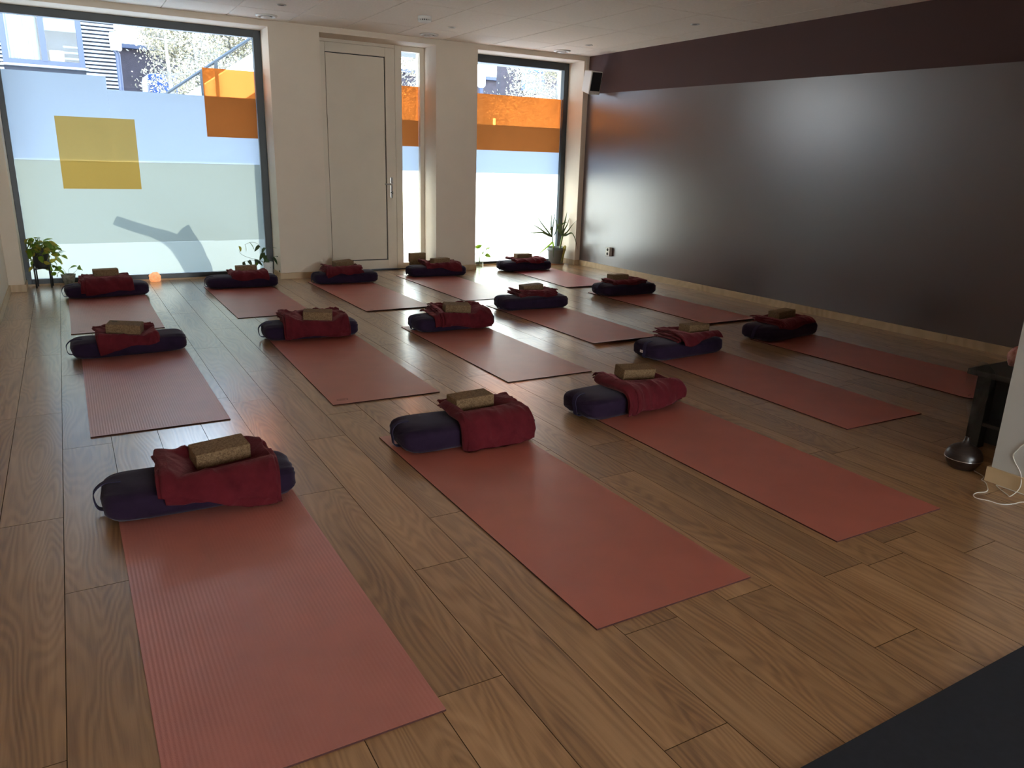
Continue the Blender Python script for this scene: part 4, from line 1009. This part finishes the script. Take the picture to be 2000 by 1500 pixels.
spot(5.515, 6.12, 'small recessed ceiling spot farther from the windows, near the plum wall')
sm = empty('smoke_detector', (3.24, 7.44, ZC-0.0005))
bm = bmesh.new(); lathe(bm, [(0.001, 0.0), (0.064, 0.0), (0.066, -0.008), (0.067, -0.030), (0.060, -0.031)], 40, cap=False); bm_obj('base', bm, 'white_plastic', sm, smooth=True)
for k in range(20):
    t = 2*math.pi*k/20; o = boxobj('vent_rib', (0.056, 0.064, -0.0035, 0.0035, -0.044, -0.030), 'white_plastic', sm); o.rotation_euler = (0, 0, t)
bm = bmesh.new(); lathe(bm, [(0.001, -0.030), (0.056, -0.030), (0.056, -0.044), (0.001, -0.044)], 32); bm_obj('sensor_core', bm, 'dark_slot', sm)
bm = bmesh.new(); lathe(bm, [(0.001, -0.044), (0.063, -0.044), (0.060, -0.051), (0.035, -0.060), (0.001, -0.061)], 40); bm_obj('cap', bm, 'white_plastic', sm, smooth=True)
tag(sm, 'round white smoke detector on the tiled ceiling', 'smoke detector')
# loudspeaker
spk = empty('loudspeaker', (5.955, 8.43, 2.345))
cab = bmesh.new(); box(cab, -0.085, 0.085, -0.10, 0.10, -0.138, 0.138, bev=0.012)
for v in cab.verts:
    if v.co.y > 0: v.co.x *= 0.72; v.co.z *= 0.92
c_ = bm_obj('cabinet', cab, 'white_plastic', spk)
g_ = boxobj('grille', (-0.071, 0.071, -0.106, -0.099, -0.095, 0.125), 'black_cloth', spk, 0.003)
b_ = bmesh.new(); lathe(b_, [(0.001, 0), (0.007, 0), (0.007, 0.003), (0.001, 0.003)], 16)
e_ = bm_obj('badge', b_, 'steel', spk); e_.location = (0, -0.101, -0.118); e_.rotation_euler = (math.radians(90), 0, 0)
bm = bmesh.new(); tube(bm, [(0.02, 0.06, 0.0), (0.05, 0.18, 0.03), (0.09, 0.264, 0.04)], 0.012, 10); box(bm, 0.071, 0.125, 0.262, 0.2695, -0.02, 0.10)
k_ = bm_obj('wall_bracket', bm, 'dark_metal', spk)
for q in (c_, g_): q.rotation_euler = (math.radians(12), 0, 0)
e_.rotation_euler = (math.radians(102), 0, 0); e_.location = (0, -0.0745, -0.1365)
tag(spk, 'white loudspeaker with black grille mounted in the corner under the ceiling', 'loudspeaker')
bm = bmesh.new(); tube(bm, smooth_path([(6.045, 8.694, 2.66), (6.047, 8.692, 2.56), (6.04, 8.68, 2.47), (5.98, 8.60, 2.40)], 5), 0.004, 7); o = bm_obj('speaker_cable', bm, 'cable_white', smooth=True)
tag(o, 'short white cable running down the corner into the loudspeaker', 'cable')
# double socket on the dark wall
sk_ = empty('wall_socket', (xr(8.03)-0.0008, 8.03, 0.255))
sk_.rotation_euler = (0, 0, math.atan2(XR1-XR0, 8.70-2.95))
boxobj('back_box', (-0.045, 0.0, -0.040, 0.040, -0.056, 0.056), 'white_plastic', sk_, 0.004)
for z in (-0.026, 0.026):
    bm = bmesh.new(); lathe(bm, [(0.001, 0.0), (0.019, 0.0), (0.019, 0.001), (0.001, 0.001)], 24)
    q = bm_obj('socket_well', bm, 'dark_slot', sk_); q.rotation_euler = (0, math.radians(-90), 0); q.location = (-0.0455, 0, z)
tag(sk_, 'white surface-mounted double socket low on the plum wall', 'socket')

# ------------------------------------------------------------------ outside
gr = struct(boxobj('ground_outside', (-14, 30, YOUT, 60, -0.25, -0.05), 'paving'))
bm = bmesh.new(); box(bm, -6, 0.62, YOUT, 10.80, 2.775, 2.98); o = struct(bm_obj('canopy_1', bm, 'concrete'))
bm = bmesh.new(); box(bm, 0.62, 3.2, YOUT, 10.80, 2.86, 3.05); o = struct(bm_obj('sun_block_slab', bm, 'concrete'))  # unseen slab added to keep the sun off the large window's upper film
bm = bmesh.new(); box(bm, 3.2, 14, YOUT, 10.80, 2.725, 2.95); o = struct(bm_obj('canopy_3', bm, 'concrete'))
# neighbouring house with slatted cladding
hs = empty('neighbour_house', (0, 17.0, -0.05))
bm = bmesh.new()
for bx in ((-7, -0.64, 0.05, 6, 0, 7.5), (0.60, 1.16, 0.05, 6, 0, 7.5), (-0.64, 0.60, 0.05, 6, 0, 2.84), (-0.64, 0.60, 0.05, 6, 4.48, 7.5), (-0.64, 0.60, 0.30, 6, 2.84, 4.48)): box(bm, *bx)
bm_obj('wall', bm, 'cladding_back', hs)
bm = bmesh.new(); z = 2.0
while z < 4.6:
    for a, b in ((-7, -0.66), (0.62, 1.16)): box(bm, a, b, 0.0, 0.05, z, z+0.034)
    z += 0.066
q = bm_obj('cladding_boards', bm, 'cladding_board', hs); q['kind'] = 'stuff'
wn = empty('window', parent=hs)
frame('window_frame', -0.66, 0.62, 2.83, 4.5, -0.57, 0.53, 2.92, 4.45, 0.0, 0.10, 'house_window_frame', wn)
boxobj('mullion', (-0.06, 0.03, -0.01, 0.09, 2.9, 4.46), 'house_window_frame', wn)
boxobj('window_sill', (-0.70, 0.66, -0.06, 0.05, 2.80, 2.835), 'cladding_board', wn)
boxobj('pane', (-0.58, 0.54, 0.055, 0.06, 2.9, 4.46), 'window_glass', wn)
bm = bmesh.new()
for k in range(24):
    x = -0.57 + k*0.020; yy = 0.13+0.02*math.sin(k*1.9); y2 = 0.13+0.02*math.sin((k+1)*1.9)
    bm.faces.new([bm.verts.new(p) for p in ((x, yy, 2.9), (x+0.020, y2, 2.9), (x+0.020, y2, 4.5), (x, yy, 4.5))])
bmesh.ops.remove_doubles(bm, verts=bm.verts, dist=0.0005); bmesh.ops.solidify(bm, geom=bm.faces[:], thickness=0.004)
bm_obj('curtain', bm, 'curtain', wn)
boxobj('roller_blind', (0.03, 0.53, 0.16, 0.17, 3.45, 4.45), 'curtain', wn)
for zz in (2.98, 3.08, 3.18): boxobj('blind_slat', (0.30, 0.53, 0.15, 0.18, zz, zz+0.03), 'curtain', wn)
boxobj('brown_cushion', (0.06, 0.30, 0.12, 0.2, 2.92, 3.12), 'brown_object', wn, 0.03)
bm = bmesh.new(); tube(bm, [(1.17, -0.06, 0), (1.17, -0.06, 3.12), (1.10, -0.06, 3.25), (1.10, 0.02, 3.3)], 0.045, 10); bm_obj('downpipe', bm, 'house_window_frame', hs)
boxobj('wall_lamp', (1.06, 1.24, -0.22, 0.0, 3.18, 3.48), 'render_white', hs, 0.02)
tag(hs, 'neighbouring house with pale horizontal slat cladding and a blue-framed window', 'building')
# darker house further back
h2 = empty('far_house', (1.75, 26.0, -0.05))
boxobj('wall', (0, 12.5, 0.4, 6, 0, 4.1), 'cladding_back', h2)
bm = bmesh.new()
vs_ = [bm.verts.new(p) for p in ((-0.1, 0.0, 4.25), (12.6, 0.0, 4.25), (12.6, 0.0, 2.95), (-0.1, 0.0, 2.95), (-0.1, 0.4, 4.25), (12.6, 0.4, 4.25), (12.6, 0.4, 2.95), (-0.1, 0.4, 2.95))]
for f in ((0, 3, 2, 1), (4, 5, 6, 7), (0, 1, 5, 4), (3, 7, 6, 2), (0, 4, 7, 3), (1, 2, 6, 5)): bm.faces.new([vs_[i] for i in f])
bm_obj('tiled_front', bm, 'roof_tile', h2)
boxobj('gutter', (-0.15, 12.65, -0.12, 0.0, 4.22, 4.34), 'house_window_frame', h2, 0.01)
tag(h2, 'dark purple-brown tiled house half hidden by the trees', 'building')
o = boxobj('parked_van', (0, 0.72, 0, 1.6, -0.05, 3.25), 'blue_cover', bev=0.12); o.location = (2.15, 22.3, 0)
o.name = 'covered_stack'; tag(o, 'tall stack under a bright blue cover behind the branches', 'cover')
bf = empty('blue_framed_window', (12.45, 21.2, 3.45))
frame('window_frame', 0, 0.75, 0, 0.62, 0.07, 0.68, 0.07, 0.55, 0, 0.10, 'blue_cover', bf); boxobj('pane', (0.06, 0.69, 0.04, 0.05, 0.06, 0.56), 'window_glass', bf)
boxobj('wall', (-0.7, 2.4, 0.12, 0.4, -3.5, 0.85), 'roof_tile', bf)
tag(bf, 'dark wall with a blue-framed window behind the leaves of the right window', 'building')
lp = empty('street_lamp', (8.79, 16.9, -0.05))
bm = bmesh.new(); tube(bm, [(0, 0, 0), (0, 0, 3.05)], 0.05, 12); bm_obj('post', bm, 'house_window_frame', lp)
bm = bmesh.new(); lathe(bm, [(0.05, 3.05), (0.10, 3.10), (0.10, 3.42), (0.04, 3.46)], 20); bm_obj('lantern', bm, 'render_white', lp, smooth=True)
tag(lp, 'white lantern on a blue-grey post outside the right window', 'street lamp')
# outdoor stair: white stringer with a dark rail
sr = empty('outdoor_stair', (0, 14.0, 0))
def slab(bm, pts, y0, y1):
    fa = [bm.verts.new((x, y0, z)) for x, z in pts]; fb = [bm.verts.new((x, y1, z)) for x, z in pts]
    bm.faces.new(fa); bm.faces.new(list(reversed(fb)))
    for k in range(len(pts)): bm.faces.new((fa[k], fb[k], fb[(k+1) % len(pts)], fa[(k+1) % len(pts)]))
    bmesh.ops.recalc_face_normals(bm, faces=bm.faces)
bm = bmesh.new(); slab(bm, [(-1.45, -0.05), (1.95, 2.25), (4.6, 4.03), (4.6, 3.45), (-0.55, -0.05)], 0.0, 0.9); bm_obj('stringer', bm, 'render_white', sr)
bm = bmesh.new(); tube(bm, [(1.2, -0.03, 1.96), (4.6, -0.03, 4.32)], 0.024, 10); bm_obj('handrail', bm, 'rail_metal', sr)
for x, zt_ in ((2.16, 2.63), (2.39, 2.79), (3.5, 3.56)): boxobj('post', (x-0.026, x+0.026, -0.055, -0.008, zt_-1.0, zt_), 'rail_metal', sr)
tag(sr, 'white outdoor stair with a dark sloping handrail outside the large window', 'stair')
# bent logs standing before the window: they throw the shadow seen on the frosted film
def sunpt(x, z, d): return Vector((x, YG+0.016, z)) + SUN_DIR*(d/SUN_DIR.y)
lg = empty('forked_log', (0, 0, 0))
dd = 0.55
def limb(pts, rad):
    q = [sunpt(x, z, dd) for x, z in pts]; q.append(Vector((q[-1].x+0.02, q[-1].y, -0.06)))
    bm = bmesh.new(); tube(bm, smooth_path(q, 6), rad_interp(rad+[rad[-1]*1.15], (len(q)-1)*6+1), 12); return bm
def rad_interp(rad, n):
    out = []
    for i in range(n):
        t = i/(n-1)*(len(rad)-1); a = min(int(t), len(rad)-2); out.append(rad[a]+(rad[a+1]-rad[a])*(t-a))
    return out
bm_obj('limb', limb([(0.44, 0.65), (0.60, 0.585), (0.78, 0.52), (0.90, 0.47), (1.00, 0.40), (1.12, 0.25), (1.2, 0.12), (1.22, -0.02)], [0.034, 0.036, 0.036, 0.048, 0.06, 0.085, 0.11, 0.12]), 'bark', lg, smooth=True)
bm_obj('limb', limb([(1.09, 0.53), (1.14, 0.42), (1.19, 0.30), (1.21, 0.15), (1.22, -0.02)], [0.062, 0.062, 0.075, 0.09, 0.10]), 'bark', lg, smooth=True)
tag(lg, 'forked bent log outside whose shadow falls on the frosted window', 'log')
# trees
def tree(name, base, H, seed, nl, spread, kinds, lean, lb, leafsize=0.07, zlo=2.0):
    rg2 = random.Random(seed); r = empty(name, base)
    bm = bmesh.new(); tips = []
    trunk = smooth_path([(0, 0, 0), (lean[0]*0.3, lean[1]*0.3, H*0.35), (lean[0]*0.7, lean[1]*0.7, H*0.7), (lean[0], lean[1], H)], 6)
    tube(bm, trunk, rad_interp([0.09, 0.06, 0.035, 0.012], len(trunk)), 8)
    for k in range(34):
        q = rg2.uniform(0.30, 0.98); p = trunk[int(q*(len(trunk)-1))]
        a = rg2.uniform(0, 2*math.pi); ln = spread*rg2.uniform(0.5, 1.0)*(1.15-q*0.6)
        e = p + Vector((math.cos(a)*ln, math.sin(a)*ln, ln*rg2.uniform(0.1, 0.9))); m_ = (p+e)/2 + Vector((0, 0, -0.06*ln))
        path = smooth_path([p, m_, e], 4); tube(bm, path, rad_interp([0.022, 0.013, 0.004], len(path)), 5); tips += path[3:]
        for _ in range(3):
            p2_ = path[rg2.randrange(3, len(path))]; e2 = p2_ + Vector((rg2.uniform(-1, 1), rg2.uniform(-1, 1), rg2.uniform(-0.2, 0.9)))*ln*0.4
            tube(bm, [p2_, (p2_+e2)/2+Vector((0, 0, .03)), e2], [0.007, 0.005, 0.002], 4); tips += [p2_, e2, (p2_+e2)/2]
    bm_obj('trunk_and_branches', bm, 'bark', r)
    vv = [[], []]; ff = [[], []]
    for k in range(nl):
        c = rg2.choice(tips) + Vector((rg2.gauss(0, .13), rg2.gauss(0, .13), rg2.gauss(0, .13)))
        if c.z+base[2] < zlo: continue
        u = Vector((rg2.gauss(0, 1), rg2.gauss(0, 1), rg2.gauss(0, 1))).normalized(); v = u.orthogonal().normalized(); s = leafsize*rg2.uniform(0.5, 1.1)
        i_ = 0 if rg2.random() < kinds else 1; n0 = len(vv[i_])
        vv[i_] += [c-u*s*0.5, c+v*s*0.28, c+u*s*0.5, c-v*s*0.28]; ff[i_].append((n0, n0+1, n0+2, n0+3))
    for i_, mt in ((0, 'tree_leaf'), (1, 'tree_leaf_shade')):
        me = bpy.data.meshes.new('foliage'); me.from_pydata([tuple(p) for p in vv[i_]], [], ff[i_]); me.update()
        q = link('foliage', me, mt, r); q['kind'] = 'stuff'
    tag(r, lb, 'tree', 'trees outside the windows')
tree('garden_tree', (3.35, 20.3, -0.05), 5.4, 21, 12000, 1.5, 0.6, (-0.5, 0), 'slender tree with pale yellow leaves beyond the outdoor stair', 0.085)
tree('garden_tree', (2.02, 15.95, -0.05), 3.9, 31, 9000, 0.85, 0.6, (-0.15, 0), 'yellow-leaved tree close to the slat-clad house', 0.06)
tree('garden_tree', (4.3, 23.3, -0.05), 5.2, 33, 13000, 1.5, 0.6, (0.1, 0), 'broad pale-leaved tree against the dark tiled house', 0.095)
tree('garden_tree', (5.1, 21.5, -0.05), 6.0, 22, 9000, 2.0, 0.5, (0.3, 0), 'sparse grey-branched tree behind the outdoor handrail', 0.085)
tree('garden_tree', (7.2, 20.0, -0.05), 5.6, 23, 12000, 2.2, 0.65, (0.5, 0), 'leafy pale tree seen through the narrow side window', 0.09)
tree('garden_tree', (10.35, 16.2, -0.05), 4.9, 24, 14000, 1.5, 0.65, (0.2, 0), 'dense cream-leaved tree outside the right window', 0.075)
tree('garden_tree', (11.6, 18.5, -0.05), 5.2, 25, 12000, 1.8, 0.6, (-0.3, 0), 'cream-leaved tree in front of the blue-framed window', 0.085)
